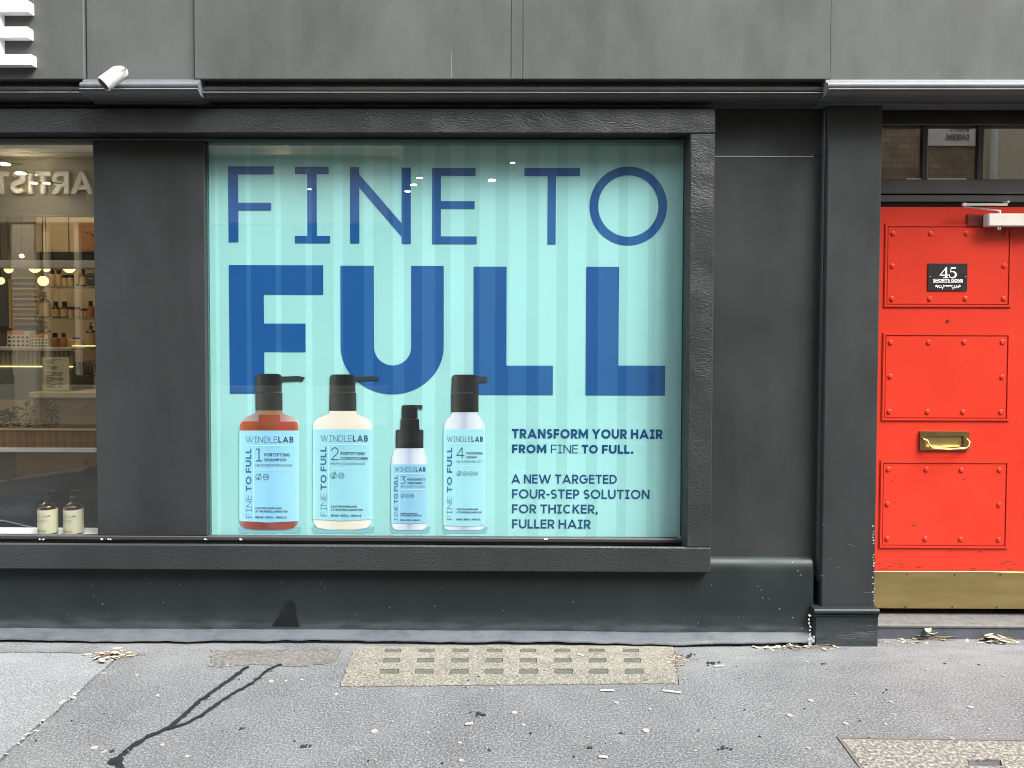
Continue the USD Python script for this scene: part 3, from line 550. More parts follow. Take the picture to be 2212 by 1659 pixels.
for u, v in [(660, 1030), (690, 990), (720, 1060), (770, 1000), (800, 1070), (850, 1010), (900, 1110), (940, 990), (1280, 1110), (1240, 990), (1330, 1010), (1380, 1070), (1410, 1000), (1470, 1060), (1500, 990), (1530, 1030), (1050, 1020), (1130, 1020)]:
    fl.append(affinity.rotate(affinity.scale(Point(*plate_xy(u, v)).buffer(.0026, 5), 1.5, .8), rnd.uniform(0, 180)))
obj('lettering', flat(unary_union([four, five, street, sbox(ux0, uz0, ux1, uz1)] + fl), YD - .0098), M_platewhite, npg)
for u, v in ((440, 670), (1725, 675)):
    x_, z_ = plate_xy(u, v); obj('plate_screw', tube((x_, YD - .0085, z_), (x_, YD - .0115, z_), .003, 8), M_steel, npg)
# closer
cl = group_part(dr, 'door_closer', 'silver overhead door closer')
(ax, az), (bx_, bz) = P(2135, 488.5, YD - .06), P(2260, 461.5, YD - .06)
obj('closer_body', bx(ax, bx_, YD - .065, YD - .012, az, bz, .004), M_closer, cl)
(cx0, cz0), (cx1, cz1) = P(2090, 488, YD - .01), P(2140, 463, YD - .01)
obj('mounting_plate', bx(cx0, cx1 + .1, YD - .011, YD - .0005, cz0, cz1, .001), M_closerbox, cl)
pa, pb, pc = P(2082, 442, YD - .06), P(2176, 441.5, YD - .06), P(2164, 456, YD - .06)
obj('arm', [bx(pa[0], pb[0], YD - .068, YD - .058, pa[1] - .006, pa[1] + .006, .002), tube((pa[0], YD - .07, pa[1]), (pa[0], YD - .055, pa[1]), .009), tube((pb[0], YD - .07, pb[1] + .012), (pb[0], YD - .03, pb[1] + .012), .006)], M_steel, cl, smooth=30)
obj('arm', [tube((pa[0], YD - .055, pa[1] - .008), (pc[0], YD - .045, pc[1] + .004), .0042, 8)], M_steel, cl, smooth=30)
obj('spindle', [tube((pc[0], YD - .04, bz - .002), (pc[0], YD - .04, pc[1] + .008), .008), tube((pc[0], YD - .04, az - .016), (pc[0], YD - .04, az + .002), .009)], M_steel, cl, smooth=30)
# scuffs on the lower door
for k, (a, b, l_, an) in enumerate([(975, 1036, 30, -20), (1590, 1025, 52, 38), (1470, 1060, 12, 30), (1600, 1148, 20, 30), (1680, 1158, 10, 60), (1530, 1344, 26, -30), (1120, 1415, 30, 50), (1160, 1420, 52, -12), (1285, 1420, 12, 0), (1490, 1415, 16, -50), (1955, 1117, 12, -40), (1845, 1193, 26, -15), (890, 1210, 26, -40), (1065, 1650, 36, -8), (1480, 1648, 28, -8), (1745, 1646, 40, -30), (2040, 1612, 14, 60)]):
    x_, z_ = P((1900 + a / 3.53) * K, (880 + b / 3.53) * K, YD); L_ = l_ / 3.53 * K / 412
    q = affinity.rotate(Polygon([(x_ - L_ / 2, z_), (x_ - L_ * .1, z_ + L_ * .10), (x_ + L_ / 2, z_ + L_ * .14), (x_ + L_ * .2, z_ - L_ * .08)]), an)
    obj('scuff_mark', flat(q, YD - .0042 if a > 900 and b < 1600 else YD - .0008), M_chip, dr)
for k in range(16):
    x_, z_ = P(rnd.uniform(1900, 2200), rnd.gauss(1222, 6), YD); L_ = rnd.uniform(.006, .03)
    obj('scuff_mark', flat(Polygon([(x_ - L_, z_), (x_, z_ + .002), (x_ + L_, z_ + .001), (x_, z_ - .0015)]), YD - .0009), M_chip, dr)
# doorstep
x_s0 = xq1 + .001
z_st = zs(1350, .0, 2050)
ds = thing('doorstep', 'worn grey stone doorstep below the red door', 'step')
obj('tread', bx(x_s0, XR - .7, .001, .34, z_st - .02, z_st, .006), M_step, ds)
obj('riser', bx(x_s0, XR - .7, .006, .33, -.02, z_st - .0205), M_stepside, ds)

# ---------------------------------------------------------------- big window surround and glass
sw = thing('shop_window', 'wide shop window in a heavy textured black surround', 'shop window')
zo1, zo0 = zs(234, YF), zs(1235.5, YF); zi1, zi0 = zs(288, YF), zs(1180.5, YF); xo1 = X(1541, 700, YF); xi1 = X(1488, 700, YF)
obj('surround_head', bx(XL, xo1, YF, .028, zi1, zo1, .005), M_frame, sw)
obj('surround_sill', [bx(XL, xo1, YF, YF + .024, zo0, zi0, .005), bx(XL, xo1, YF + .0235, .028, zo0 + .002, zi0 - .035)], M_frame, sw)
obj('sill_channel', bx(XL + .121, xi1 - .002, YF + .0245, .003, zi0 - .0345, zi0 - .028), M_black, sw)
obj('surround_jamb', [bx(xi1, xo1, YF, YF + .024, zi0 + .001, zi1 - .001, .004), bx(xi1, xo1, YF + .0241, .028, zi0 - .034, zi1 - .001)], M_frame, sw)
obj('surround_jamb', bx(XL, XL + .12, YF, .028, zi0 + .001, zi1 - .001, .004), M_frame, sw)
YB = -.012; YG = .03
zb1, zb0 = zs(303.5, YB), zs(290, YB)
zc1, zc0 = zs(1162.5, YB), zs(1171, YB)
obj('head_bead', bx(XL + .121, xi1 - .001, YB, YG - .003, zb1, zi1 - .001, .003), M_bead, sw)
obj('sill_bead', bx(XL + .121, xi1 - .018, YB, YG - .003, zc0, zc1, .003), M_bead, sw)
obj('sill_gap', bx(XL + .121, xi1 - .001, .004, YG + .06, zi0 - .02, zc0 - .0005), M_black, sw)
x_pl0, x_pl1 = X(205.5, 700, 0), X(444, 700, 0)
obj('mullion_board', bx(x_pl0, x_pl1, -.002, YG + .10, zc1 + .0005, zb1 - .0005, .003), M_paint, sw)
obj('pane', bx(x_pl1 + .003, xi1 + .01, YG, YG + .006, zc1 - .006, zb1 + .006), M_glass, sw)
obj('pane', bx(XL + .125, x_pl0 - .001, YG, YG + .006, zc1 - .006, zb1 + .006), M_glass2, sw)
M_green = plain('green_glass_edge', (.02, .06, .05), .2)
obj('glass_edge', bx(x_pl1 + .0005, x_pl1 + .0025, YG - .002, YG + .05, zc1 + .001, zb1 - .001), M_green, sw)
obj('glass_edge', bx(xi1 - .0065, xi1 - .0005, YG - .0015, YG - .0002, zc1 + .001, zb1 - .001), M_green, sw)
for px_, l_ in ((92, 14), (226, 16), (238, 9), (445, 7), (520, 5), (1180, 10)):   # chipped paint on the lower bead
    x_, z_ = P(px_, 1164, YB); q = unary_union([Point(x_ + rnd.uniform(-l_, l_) / 900, z_ - rnd.uniform(0, .004)).buffer(rnd.uniform(.0015, .004), 5) for _ in range(6)])
    obj('paint_chip', flat(q, YB - .0008), M_platewhite, sw)

# ---------------------------------------------------------------- the poster
YP = .052
px0, px1 = x_pl1 - .02, xi1 + .012
light_iv = [(450, 503, .35), (527.5, 535.4, 1), (602, 613, 1), (673, 686, 1), (744, 762, 1), (814, 836, 1), (887, 910, 1), (958, 985, 1), (1029, 1061, 1), (1100, 1133, 1), (1170, 1208, 1), (1242, 1283.5, 1), (1313.6, 1358, 1), (1386, 1432, 1), (1457.6, 1508, 1), (1529, 1581, 1), (1598, 1664, 1)]
def striped(name, dark, light, rough=.55):
    n = 1; xs = np.linspace(px0, px1, 1024); 
    st_ = []
    def val(x):
        for a, b, s in light_iv:
            if PN(a, 700, YP)[0] <= x <= PN(b, 700, YP)[0]: return s
        return 0.0
    nodes = {'g': ('geometry', {}), 's': ('separate_xyz', {}), 'p': ('principled_bsdf', {'roughness': rough, 'specular_ior_level': .12}), 'n': ('noise_texture', {'scale': 1.3, 'detail': 3}), 'h': ('hsv', {}), 'hv': ('map_range', {'from_min': .3, 'from_max': .7, 'to_min': .95, 'to_max': 1.05})}
    links = [('g.position', 's.vector'), ('g.position', 'n.vector'), ('n.fac', 'hv.value'), ('hv.result', 'h.value'), ('h.color', 'p.base_color')]
    # two ramps, each half of the poster, so that the 256 entries give about 5 mm
    mid = (px0 + px1) / 2; prev = None
    for k, (a, b) in enumerate(((px0, mid), (mid, px1))):
        xs = a + (np.arange(256) + .5) / 256 * (b - a)
        tab = [tuple(np.array(dark) + (np.array(light) - np.array(dark)) * val(x)) for x in xs]
        nodes[f'm{k}'] = ('map_range', {'from_min': a, 'from_max': b, 'clamp': True}); nodes[f'r{k}'] = ('rgb_ramp', {'ramp': list(zip(np.linspace(0, 1, 256), tab)), 'interpolate': False})
        links += [('s.x', f'm{k}.value'), (f'm{k}.result', f'r{k}.fac')]
    nodes |= {'gt': ('math', {'math_type': 'greater_than', 'value2': mid}), 'x': ('mix', {})}
    links += [('s.x', 'gt.value1'), ('gt.value', 'x.fac'), ('r0.color', 'x.color1'), ('r1.color', 'x.color2'), ('x.color', 'h.color')]
    return mat(name, nodes, links)
M_poster = striped('poster_aqua_stripes', (0.2632, 0.5059, 0.5119), (0.3047, 0.5751, 0.5898))
M_ink = striped('poster_navy_stripes', (.009, .072, .235), (.020, .100, .27))
M_navy = plain('poster_navy_text', (.010, .060, .17), .55, specular_ior_level=.12)
po = thing('window_poster', 'aqua striped poster reading FINE TO FULL behind the shop window glass', 'poster')
obj('sheet', bx(px0, px1, YP, YP + .003, zc1 - .02, zb1 + .02), M_poster, po)
obj('backing_board', bx(x_pl1 - .02, xi1 + .02, YP + .01, YP + .03, zc1 - .03, zb1 + .03), M_black, po)
yl = YP - .0015
def ql(*b):     # axis-aligned bars given in photograph pixels (2500 wide)
    out = []
    for x0, y0, x1, y1 in b:
        (a, c), (d, e) = PN(x0, y1, yl), PN(x1, y0, yl); out.append(sbox(a, c, d, e))
    return unary_union(out)
def pq(*pts): return Polygon([PN(x, y, yl) for x, y in pts])
big = []
big.append(('F', ql((558, 406, 581, 591.5), (558, 406, 668, 426), (558, 495, 662, 514))))
big.append(('I', ql((750.5, 407, 773, 594), (720, 407.5, 802.5, 425), (720, 576, 806, 593.8))))
big.append(('N', unary_union([ql((855, 408, 877, 594.5), (980.5, 409, 1003, 595.5)), pq((855, 408), (861, 408), (1003, 595.5), (996.5, 595.5), (877, 455), (855, 430)).buffer(0), pq((855, 408.2), (862.5, 408.2), (984, 549), (1003, 570), (1003, 595.5), (996, 595.5), (874, 454), (855, 432)).buffer(0)])))
big.append(('E', ql((1055, 410, 1076.5, 596), (1055, 410, 1161, 429.3), (1055, 491, 1159, 510), (1055, 577, 1164, 596))))
big.append(('T', ql((1336.5, 410, 1357.5, 596.8), (1280, 410, 1416, 430))))
ocx, ocy = PN(1534, 503, yl); ocr = (PN(1628.5, 503, yl)[0] - PN(1439.3, 503, yl)[0]) / 2; ocz = (PN(1534, 406.5, yl)[1] - PN(1534, 599, yl)[1]) / 2; osw = PN(1460.5, 503, yl)[0] - PN(1439.3, 503, yl)[0]
circ = lambda a, b: affinity.scale(Point(ocx, ocy).buffer(1, 40), a, b)
big.append(('O', circ(ocr, ocz).difference(circ(ocr - osw, ocz - osw))))
big.append(('F', ql((561, 647.5, 643.7, 961), (561, 647.5, 789, 719), (561, 790, 746, 859))))
uo = PN(957, 1, yl)[0]
uL, uR = PN(831.5, 800, yl)[0], PN(1083.5, 800, yl)[0]; uT, uB = PN(957, 649, yl)[1], PN(957, 962.5, yl)[1]; uw = PN(913, 800, yl)[0] - uL; uw2 = uR - PN(1004, 800, yl)[0]; ur = (uR - uL) / 2; uc = (uL + uR) / 2
outer = unary_union([sbox(uL, uB + ur * .93, uR, uT), affinity.scale(Point(uc, uB + ur * .93).buffer(1, 40), ur, ur * .93)])
ir = (uR - uL - uw - uw2) / 2; ic = uL + uw + ir; izb = PN(957, 892, yl)[1]
innr = unary_union([sbox(uL + uw, izb + ir, uR - uw2, uT + 1), affinity.scale(Point(ic, izb + ir).buffer(1, 40), ir, ir)])
big.append(('U', outer.difference(innr)))
big.append(('L', ql((1156, 651, 1237, 964), (1156, 893, 1350, 964))))
big.append(('L', ql((1429.5, 651.5, 1511.5, 965), (1429.5, 893, 1624, 965))))
for k, (c, g_) in enumerate(big): obj('letter', flat(g_, yl), M_ink, po)
def line(runs, x0, x1, y0, y1, gap=.12):   # pixel box in the 2500 px photograph
    (a, c), (d, e) = PN(x0, y1, yl), PN(x1, y0, yl)
    return text_box(runs, a, d, c, e, gap)
def z4(x, y): return 1200 + x / 4.254, 1020 + y / 4.254
for runs, x0, x1, y0, y1 in [([('TRANSFORM YOUR HAIR', .235)], 212, 1776, 121, 213), ([('FROM', .235)], 213, 570, 278, 366), ([('FINE', .10)], 618, 900, 280, 367), ([('TO', .235)], 938, 1105, 281, 370), ([('FULL.', .235)], 1147, 1474, 283, 372),
                             ([('A NEW TARGETED', .18)], 206, 1303, 592, 681), ([('FOUR-STEP SOLUTION', .18)], 213, 1642, 748, 838), ([('FOR THICKER,', .18)], 213, 1102, 902, 991), ([('FULLER HAIR', .18)], 213, 1030, 1058, 1148)]:
    a, b = z4(x0, y0), z4(x1, y1); obj('text_line', flat(line(runs, a[0], b[0], a[1], b[1]), yl), M_navy, po)
# the four bottles printed on the poster
def ramp_x(name, x0, x1, stops, rough=.55):
    return mat(name, {'g': ('geometry', {}), 's': ('separate_xyz', {}), 'm': ('map_range', {'from_min': x0, 'from_max': x1, 'clamp': True}), 'r': ('rgb_ramp', {'ramp': stops}), 'p': ('principled_bsdf', {'roughness': rough, 'specular_ior_level': .12})},
               [('g.position', 's.vector'), ('s.x', 'm.value'), ('m.result', 'r.fac'), ('r.color', 'p.base_color')])
def b1(x, y): return 540 + x / 3.16, 880 + y / 3.16
def zpoly(pts, Y): return Polygon([PN(*b1(x, y), Y) for x, y in pts]).buffer(0)
ROMAN = []
M_lab1 = plain('print_label_text', (.02, .06, .10), .55); M_lab2 = plain('print_label_blue_text', (.03, .12, .24), .55); M_lab3 = plain('print_label_rule', (.40, .68, .76), .55)
def printed(idx, x0, x1, body, cap, nozzle, lab, bodystops, labstops, capx, texts, extra=()):
    pb_ = group_part(po, 'printed_bottle', {1: 'printed amber shampoo bottle', 2: 'printed cream conditioner bottle', 3: 'printed small silver pump bottle', 4: 'printed tall silver bottle'}[idx])
    y0_ = YP - .0028
    X0, X1 = PN(*b1(x0, 900), y0_)[0], PN(*b1(x1, 900), y0_)[0]
    if idx: 
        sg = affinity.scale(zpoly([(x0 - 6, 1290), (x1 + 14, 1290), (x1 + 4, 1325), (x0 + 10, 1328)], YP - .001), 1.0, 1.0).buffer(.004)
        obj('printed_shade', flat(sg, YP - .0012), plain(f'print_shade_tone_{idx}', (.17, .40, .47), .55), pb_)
    bodyp = zpoly(body, y0_).buffer(.006, join_style=1).buffer(-.006)
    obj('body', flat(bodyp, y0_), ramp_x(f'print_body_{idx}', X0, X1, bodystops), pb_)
    for k, (pts, stops) in enumerate(extra):
        obj('liquid', flat(zpoly(pts, y0_ - .0007), y0_ - .0007), ramp_x(f'print_liquid_{idx}_{k}', X0, X1, stops), pb_)
    cx0_, cx1_ = PN(*b1(capx[0], 200), y0_)[0], PN(*b1(capx[1], 200), y0_)[0]
    cm = ramp_x(f'print_cap_{idx}', cx0_, cx1_, [(0, (.03, .034, .036)), (.12, (.05, .055, .055)), (.3, (.022, .025, .026)), (.55, (.010, .012, .014)), (.8, (.014, .016, .018)), (1, (.035, .038, .04))])
    for c_ in cap: obj('cap', flat(zpoly(c_, y0_ - .0010), y0_ - .0010), cm, pb_)
    obj('nozzle', flat(zpoly(nozzle, y0_ - .0014), y0_ - .0014), plain(f'print_nozzle_{idx}', (.022, .024, .025), .55), pb_)
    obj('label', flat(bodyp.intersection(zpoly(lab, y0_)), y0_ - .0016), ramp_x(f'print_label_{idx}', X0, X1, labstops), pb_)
    yt = y0_ - .0026; dk, bl, rl = [], [], []
    for t in texts:
        kind, s, a, b, c, d = t[:6]
        (qa, qc), (qd, qe) = PN(*b1(a, d), yt), PN(*b1(c, b), yt)
        if kind == 'v':       # reads upward
            g_ = text_box(s, 0, qe - qc, 0, qd - qa, .16); g_ = affinity.affine_transform(g_, [0, -1, 1, 0, qd, qc]); bl.append(g_)
        elif kind == 'r': rl.append(sbox(qa, qc, qd, qe))
        elif kind == 'o':
            cx_, cz_, r_ = (qa + qd) / 2, (qc + qe) / 2, (qd - qa) / 2
            dk.append(Point(cx_, cz_).buffer(r_).difference(Point(cx_, cz_).buffer(r_ * .82)))
            if s == 'hair': dk += [LineString([(cx_ + r_ * .8, cz_ + r_ * 1.3), (cx_ + r_ * .1, cz_ + r_ * .1), (cx_ - r_ * .1, cz_ - r_ * .5)]).buffer(r_ * .1), Point(cx_ - r_ * .05, cz_ - r_ * .35).buffer(r_ * .28)]
            elif s == 'vg': dk.append(text_box([('VG', .22)], cx_ - r_ * .55, cx_ + r_ * .55, cz_ - r_ * .3, cz_ + r_ * .3))
            else: dk.append(LineString([(cx_ - r_ * .5, cz_ + r_ * .2), (cx_, cz_ - r_ * .2), (cx_ + r_ * .5, cz_ + r_ * .2)]).buffer(r_ * .12))
        else: dk.append(text_box(s, qa, qd, qc, qe, t[6] if len(t) > 6 else .16))
    obj('label_text', flat(unary_union(dk), yt), M_lab1, pb_); obj('label_title', flat(unary_union(bl), yt), M_lab2, pb_); obj('label_rule', flat(unary_union(rl), yt), M_lab3, pb_)
TH, BD = .085, .2
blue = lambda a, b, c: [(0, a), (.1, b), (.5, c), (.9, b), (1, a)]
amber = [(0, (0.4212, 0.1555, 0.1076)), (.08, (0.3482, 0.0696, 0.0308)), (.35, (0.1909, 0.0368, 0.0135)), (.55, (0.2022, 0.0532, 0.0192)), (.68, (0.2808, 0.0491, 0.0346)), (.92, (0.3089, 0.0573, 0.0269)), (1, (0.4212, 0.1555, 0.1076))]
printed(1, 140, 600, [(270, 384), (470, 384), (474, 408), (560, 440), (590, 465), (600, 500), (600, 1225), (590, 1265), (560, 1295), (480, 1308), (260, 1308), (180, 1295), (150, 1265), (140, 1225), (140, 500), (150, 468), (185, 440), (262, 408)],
        [[(262, 125), (275, 107), (300, 103), (430, 103), (455, 108), (468, 125), (468, 242), (262, 242)], [(264, 248), (472, 248), (474, 384), (266, 384)]],
        [(455, 124), (600, 119), (648, 132), (624, 165), (600, 158), (500, 162), (455, 166)], [(130, 541), (610, 541), (610, 1238), (370, 1250), (130, 1238)],
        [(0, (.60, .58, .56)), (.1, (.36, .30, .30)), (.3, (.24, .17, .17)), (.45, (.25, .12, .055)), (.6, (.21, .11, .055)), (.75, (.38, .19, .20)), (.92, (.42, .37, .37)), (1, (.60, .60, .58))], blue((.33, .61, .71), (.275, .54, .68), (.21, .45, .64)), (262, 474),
        [('t', [('WINDLE', .075), ('LAB', .2)], 190, 588, 557, 632, .2), ('r', 0, 190, 655, 555, 659), ('v', [('FINE ', .07), ('TO FULL', .21)], 192, 680, 232, 1212), ('r', 0, 247, 665, 250, 1220), ('t', [('1', .07)], 268, 680, 316, 778), ('t', [('FORTIFYING', .2)], 334, 716, 530, 740), ('t', [('SHAMPOO', .2)], 334, 756, 503, 778),
         ('t', [('HELPS REINFORCE HAIR', .11)], 265, 800, 548, 818), ('r', 0, 265, 843, 548, 847), ('o', 'hair', 265, 877, 310, 922), ('o', 'vg', 322, 877, 370, 922), ('t', [('CRAFTED IN ENGLAND', .22)], 265, 1133, 465, 1147), ('t', [('AT THE WINDLE LABORATORY', .22)], 265, 1158, 518, 1172), ('t', [('REUSE - REFILL - REDUCE', .22)], 265, 1203, 504, 1217)],
        extra=[([(146, 490), (160, 470), (290, 470), (290, 418), (455, 418), (455, 472), (582, 472), (594, 490), (598, 545), (142, 545)], amber), ([(142, 1230), (598, 1230), (588, 1264), (558, 1292), (480, 1304), (260, 1304), (182, 1292), (152, 1264)], [(0, (.42, .18, .15)), (.1, (.27, .06, .045)), (.4, (.16, .032, .028)), (.55, (.22, .055, .05)), (.9, (.24, .05, .045)), (1, (.42, .18, .15))])])
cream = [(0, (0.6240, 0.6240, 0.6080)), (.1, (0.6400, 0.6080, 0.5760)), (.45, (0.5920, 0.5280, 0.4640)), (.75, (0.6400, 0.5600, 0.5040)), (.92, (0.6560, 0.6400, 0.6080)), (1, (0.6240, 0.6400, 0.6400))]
printed(2, 707, 1166, [(838, 390), (1040, 390), (1044, 412), (1120, 445), (1155, 470), (1166, 505), (1164, 1220), (1154, 1262), (1124, 1292), (1040, 1305), (830, 1305), (745, 1292), (715, 1262), (706, 1220), (708, 505), (718, 470), (750, 445), (832, 412)],
        [[(838, 128), (850, 112), (875, 107), (1000, 107), (1022, 112), (1034, 128), (1036, 242), (838, 242)], [(836, 248), (1042, 248), (1044, 386), (834, 386)]],
        [(1020, 128), (1175, 121), (1226, 132), (1200, 165), (1180, 150), (1090, 160), (1020, 168)], [(700, 531), (1170, 531), (1170, 1225), (935, 1238), (700, 1225)],
        cream, blue((.34, .61, .67), (.28, .54, .62), (.225, .47, .58)), (836, 1044),
        [('t', [('WINDLE', .075), ('LAB', .2)], 768, 578, 1132, 625, .2), ('r', 0, 768, 646, 1128, 650), ('v', [('FINE ', .07), ('TO FULL', .21)], 768, 668, 812, 1200), ('r', 0, 828, 662, 831, 1205), ('t', [('2', .07)], 848, 670, 905, 768), ('t', [('FORTIFYING', .2)], 922, 706, 1108, 730), ('t', [('CONDITIONER', .2)], 922, 745, 1130, 768),
         ('t', [('HELPS VOLUMISE HAIR', .11)], 845, 789, 1110, 806), ('r', 0, 848, 830, 1128, 834), ('o', 'hair', 844, 865, 890, 912), ('o', 'vg', 904, 865, 950, 912), ('t', [('CRAFTED IN ENGLAND', .22)], 848, 1120, 1046, 1134), ('t', [('AT THE WINDLE LABORATORY', .22)], 848, 1145, 1096, 1159), ('t', [('REUSE - REFILL - REDUCE', .22)], 848, 1190, 1080, 1204)])
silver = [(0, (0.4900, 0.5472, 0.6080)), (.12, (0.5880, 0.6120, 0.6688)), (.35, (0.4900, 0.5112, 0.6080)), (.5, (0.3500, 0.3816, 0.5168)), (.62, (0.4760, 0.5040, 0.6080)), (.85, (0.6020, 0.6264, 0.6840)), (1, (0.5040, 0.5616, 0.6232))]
printed(3, 1310, 1594, [(1350, 672), (1560, 672), (1572, 705), (1588, 745), (1594, 800), (1592, 1262), (1580, 1295), (1545, 1308), (1360, 1308), (1325, 1295), (1311, 1262), (1311, 800), (1318, 745), (1334, 705)],
        [[(1394, 352), (1404, 345), (1500, 343), (1514, 352), (1516, 450), (1392, 450)], [(1384, 453), (1526, 453), (1528, 500), (1530, 535), (1380, 535), (1383, 500)], [(1347, 540), (1356, 534), (1552, 534), (1561, 540), (1560, 676), (1347, 676)]],
        [(1490, 344), (1552, 344), (1552, 377), (1530, 376), (1510, 365), (1490, 362)], [(1300, 801), (1600, 801), (1600, 1252), (1452, 1260), (1300, 1252)],
        silver, blue((.31, .56, .66), (.25, .48, .62), (.19, .39, .58)), (1347, 1561),
        [('t', [('WINDLE', .085), ('LAB', .21)], 1338, 823, 1577, 857, .2), ('r', 0, 1338, 872, 1575, 875), ('v', [('FINE ', .08), ('TO FULL', .22)], 1334, 890, 1362, 1230), ('r', 0, 1374, 885, 1376, 1235), ('t', [('3', .08)], 1386, 895, 1422, 953), ('t', [('HAIR DENSITY', .2)], 1436, 910, 1577, 926), ('t', [('TREATMENT', .2)], 1436, 938, 1555, 954),
         ('t', [('HELPS BOOST FULLNESS', .12)], 1385, 966, 1573, 979), ('r', 0, 1386, 995, 1573, 998), ('o', 'hair', 1385, 1029, 1415, 1061), ('o', 'vg', 1421, 1029, 1451, 1061), ('o', 'x', 1457, 1029, 1488, 1061), ('t', [('CRAFTED IN ENGLAND', .24)], 1383, 1176, 1515, 1187), ('t', [('AT THE WINDLE LABORATORY', .24)], 1383, 1191, 1548, 1202), ('t', [('REUSE - REFILL - REDUCE', .24)], 1383, 1226, 1530, 1237)])
printed(4, 1714, 2037, [(1782, 392), (1978, 392), (1984, 425), (2010, 455), (2032, 490), (2037, 540), (2036, 1262), (2026, 1296), (1995, 1310), (1755, 1310), (1724, 1296), (1714, 1262), (1715, 540), (1722, 490), (1745, 455), (1776, 425)],
        [[(1780, 128), (1794, 112), (1820, 109), (1945, 109), (1966, 115), (1978, 130), (1986, 245), (1776, 245)], [(1774, 252), (1985, 252), (1985, 398), (1774, 398)]],
        [(1965, 128), (2054, 124), (2053, 168), (1990, 172), (1965, 160)], [(1705, 531), (2045, 531), (2045, 1272), (1876, 1280), (1705, 1272)],
        silver, blue((.35, .62, .68), (.30, .57, .64), (.26, .52, .61)), (1774, 1986),
        [('t', [('WINDLE', .08), ('LAB', .2)], 1741, 587, 2020, 627, .2), ('r', 0, 1741, 645, 2025, 648), ('v', [('FINE ', .075), ('TO FULL', .22)], 1742, 672, 1782, 1230), ('r', 0, 1802, 668, 1804, 1235), ('t', [('4', .075)], 1816, 670, 1876, 756), ('t', [('THICKENING', .2)], 1890, 707, 2017, 725), ('t', [('CREAM', .2)], 1890, 737, 1970, 755),
         ('t', [('HELPS PROVIDE LIFT', .11)], 1816, 773, 2010, 790), ('r', 0, 1816, 808, 2020, 811), ('o', 'hair', 1816, 855, 1852, 893), ('o', 'vg', 1862, 855, 1898, 893), ('o', 'x', 1906, 855, 1942, 891), ('o', 'x', 1950, 855, 1980, 891), ('t', [('CRAFTED IN ENGLAND', .23)], 1816, 1142, 1982, 1154), ('t', [('AT THE WINDLE LABORATORY', .23)], 1816, 1165, 2014, 1178), ('t', [('REUSE - REFILL - REDUCE', .23)], 1816, 1220, 1998, 1233)])

# ---------------------------------------------------------------- sign letter and spotlight on the fascia
YE = y_f - .045
def qe(*b):
    out = []
    for x0, y0, x1, y1 in b:
        (a, c), (d, e) = PN(x0, y1, YE), PN(x1, y0, YE); out.append(sbox(a, c, d, e))
    return unary_union(out)
obj('sign_letter', ext(qe((-46, 1, -5, 157.5), (-46, 1, 68.5, 29), (-46, 65, 66.5, 91), (-46, 132, 75.5, 157.5)).buffer(-.002, join_style=2).buffer(.002, join_style=2), YE, y_f - .0005), M_white, label='big white raised letter E on the fascia at the left edge', cat='sign letter')
sp = thing('spotlight', 'small white cylinder spotlight tilted down on the fascia left of the poster', 'spotlight')
c0 = np.array([*PN(297, 179, y_h)]); 
obj('wall_plate', tube((c0[0], y_h + .001, c0[1]), (c0[0], y_h - .014, c0[1]), .031, 28), M_lampwhite, sp, smooth=30)
pT, pB_ = PN(291, 178, y_h - .085), PN(252, 206, y_h - .125)
T3, B3 = np.array([pT[0], y_h - .085, pT[1]]), np.array([pB_[0], y_h - .125, pB_[1]])
ax_ = (B3 - T3) / np.linalg.norm(B3 - T3)
obj('lamp_housing', tube(T3, B3, .0345, 32), M_lampwhite, sp, smooth=30)
obj('lens', tube(B3 - ax_ * .004, B3 + ax_ * .001, .028, 24), M_black, sp)
obj('arm', pipe([(c0[0], y_h - .012, c0[1]), (c0[0] + .004, y_h - .05, c0[1] + .012), T3 + ax_ * .012], .0065), M_lampwhite, sp, smooth=30)
w0 = np.array([c0[0] - .01, y_h - .035, c0[1] + .012])
obj('cable', pipe([np.array(PN(290, 182, y_h - .07)[:1] + (0,))[:1].tolist() and (PN(291, 181, y_h - .06)[0], y_h - .06, PN(291, 181, y_h - .06)[1]), (PN(298, 172, y_h - .04)[0], y_h - .04, PN(298, 172, y_h - .04)[1]), (PN(306, 168, y_h - .03)[0], y_h - .03, PN(306, 168, y_h - .03)[1]), (PN(307, 163, y_h - .015)[0], y_h - .012, PN(307, 163, y_h - .015)[1])], .003, 6), M_bead, sp, smooth=30)

# ---------------------------------------------------------------- inside the left window
M_warmwall = mottled('warm_beige_wall', (.46, .36, .22), (.54, .43, .27), 1.4, .8)
M_taupe = mottled('dark_taupe_wall', (.10, .085, .065), (.13, .11, .085), 2, .7)
M_ceiling = plain('interior_ceiling', (.5, .46, .4), .8)
M_floor_in = mottled('interior_floor_boards', (.10, .07, .045), (.15, .11, .07), 3, .5, stretch=(.6, 5, 1))
M_ledge = mottled('white_ledge_paint', (.74, .77, .78), (.80, .82, .82), 4, .4)
M_shelf = plain('glass_shelf', (.16, .20, .15), .15)
M_gold = plain('brass_edge', (.70, .50, .18), .3, .7)
M_globe = mat('lit_globe', {'e': ('emission', {'color': (1.0, .66, .27), 'strength': .24})}, surface='e.emission')
M_ledstrip = mat('lit_strip', {'e': ('emission', {'color': (1.0, .74, .34), 'strength': .16})}, surface='e.emission')
room = tag(UsdGeom.Xform.Define(stage, numbered('/World', 'shop_interior')).GetPrim(), 'warm lit interior behind the left window', kind='structure')
RX0, RX1 = XL - 2.1, x_pl1 + .35
YW = 3.0
obj('floor', bx(RX0, RX1, .30, YW, -.02, .02), M_floor_in, room)
obj('ceiling', bx(RX0, RX1, .30, YW, 3.1, 3.2), M_ceiling, room)
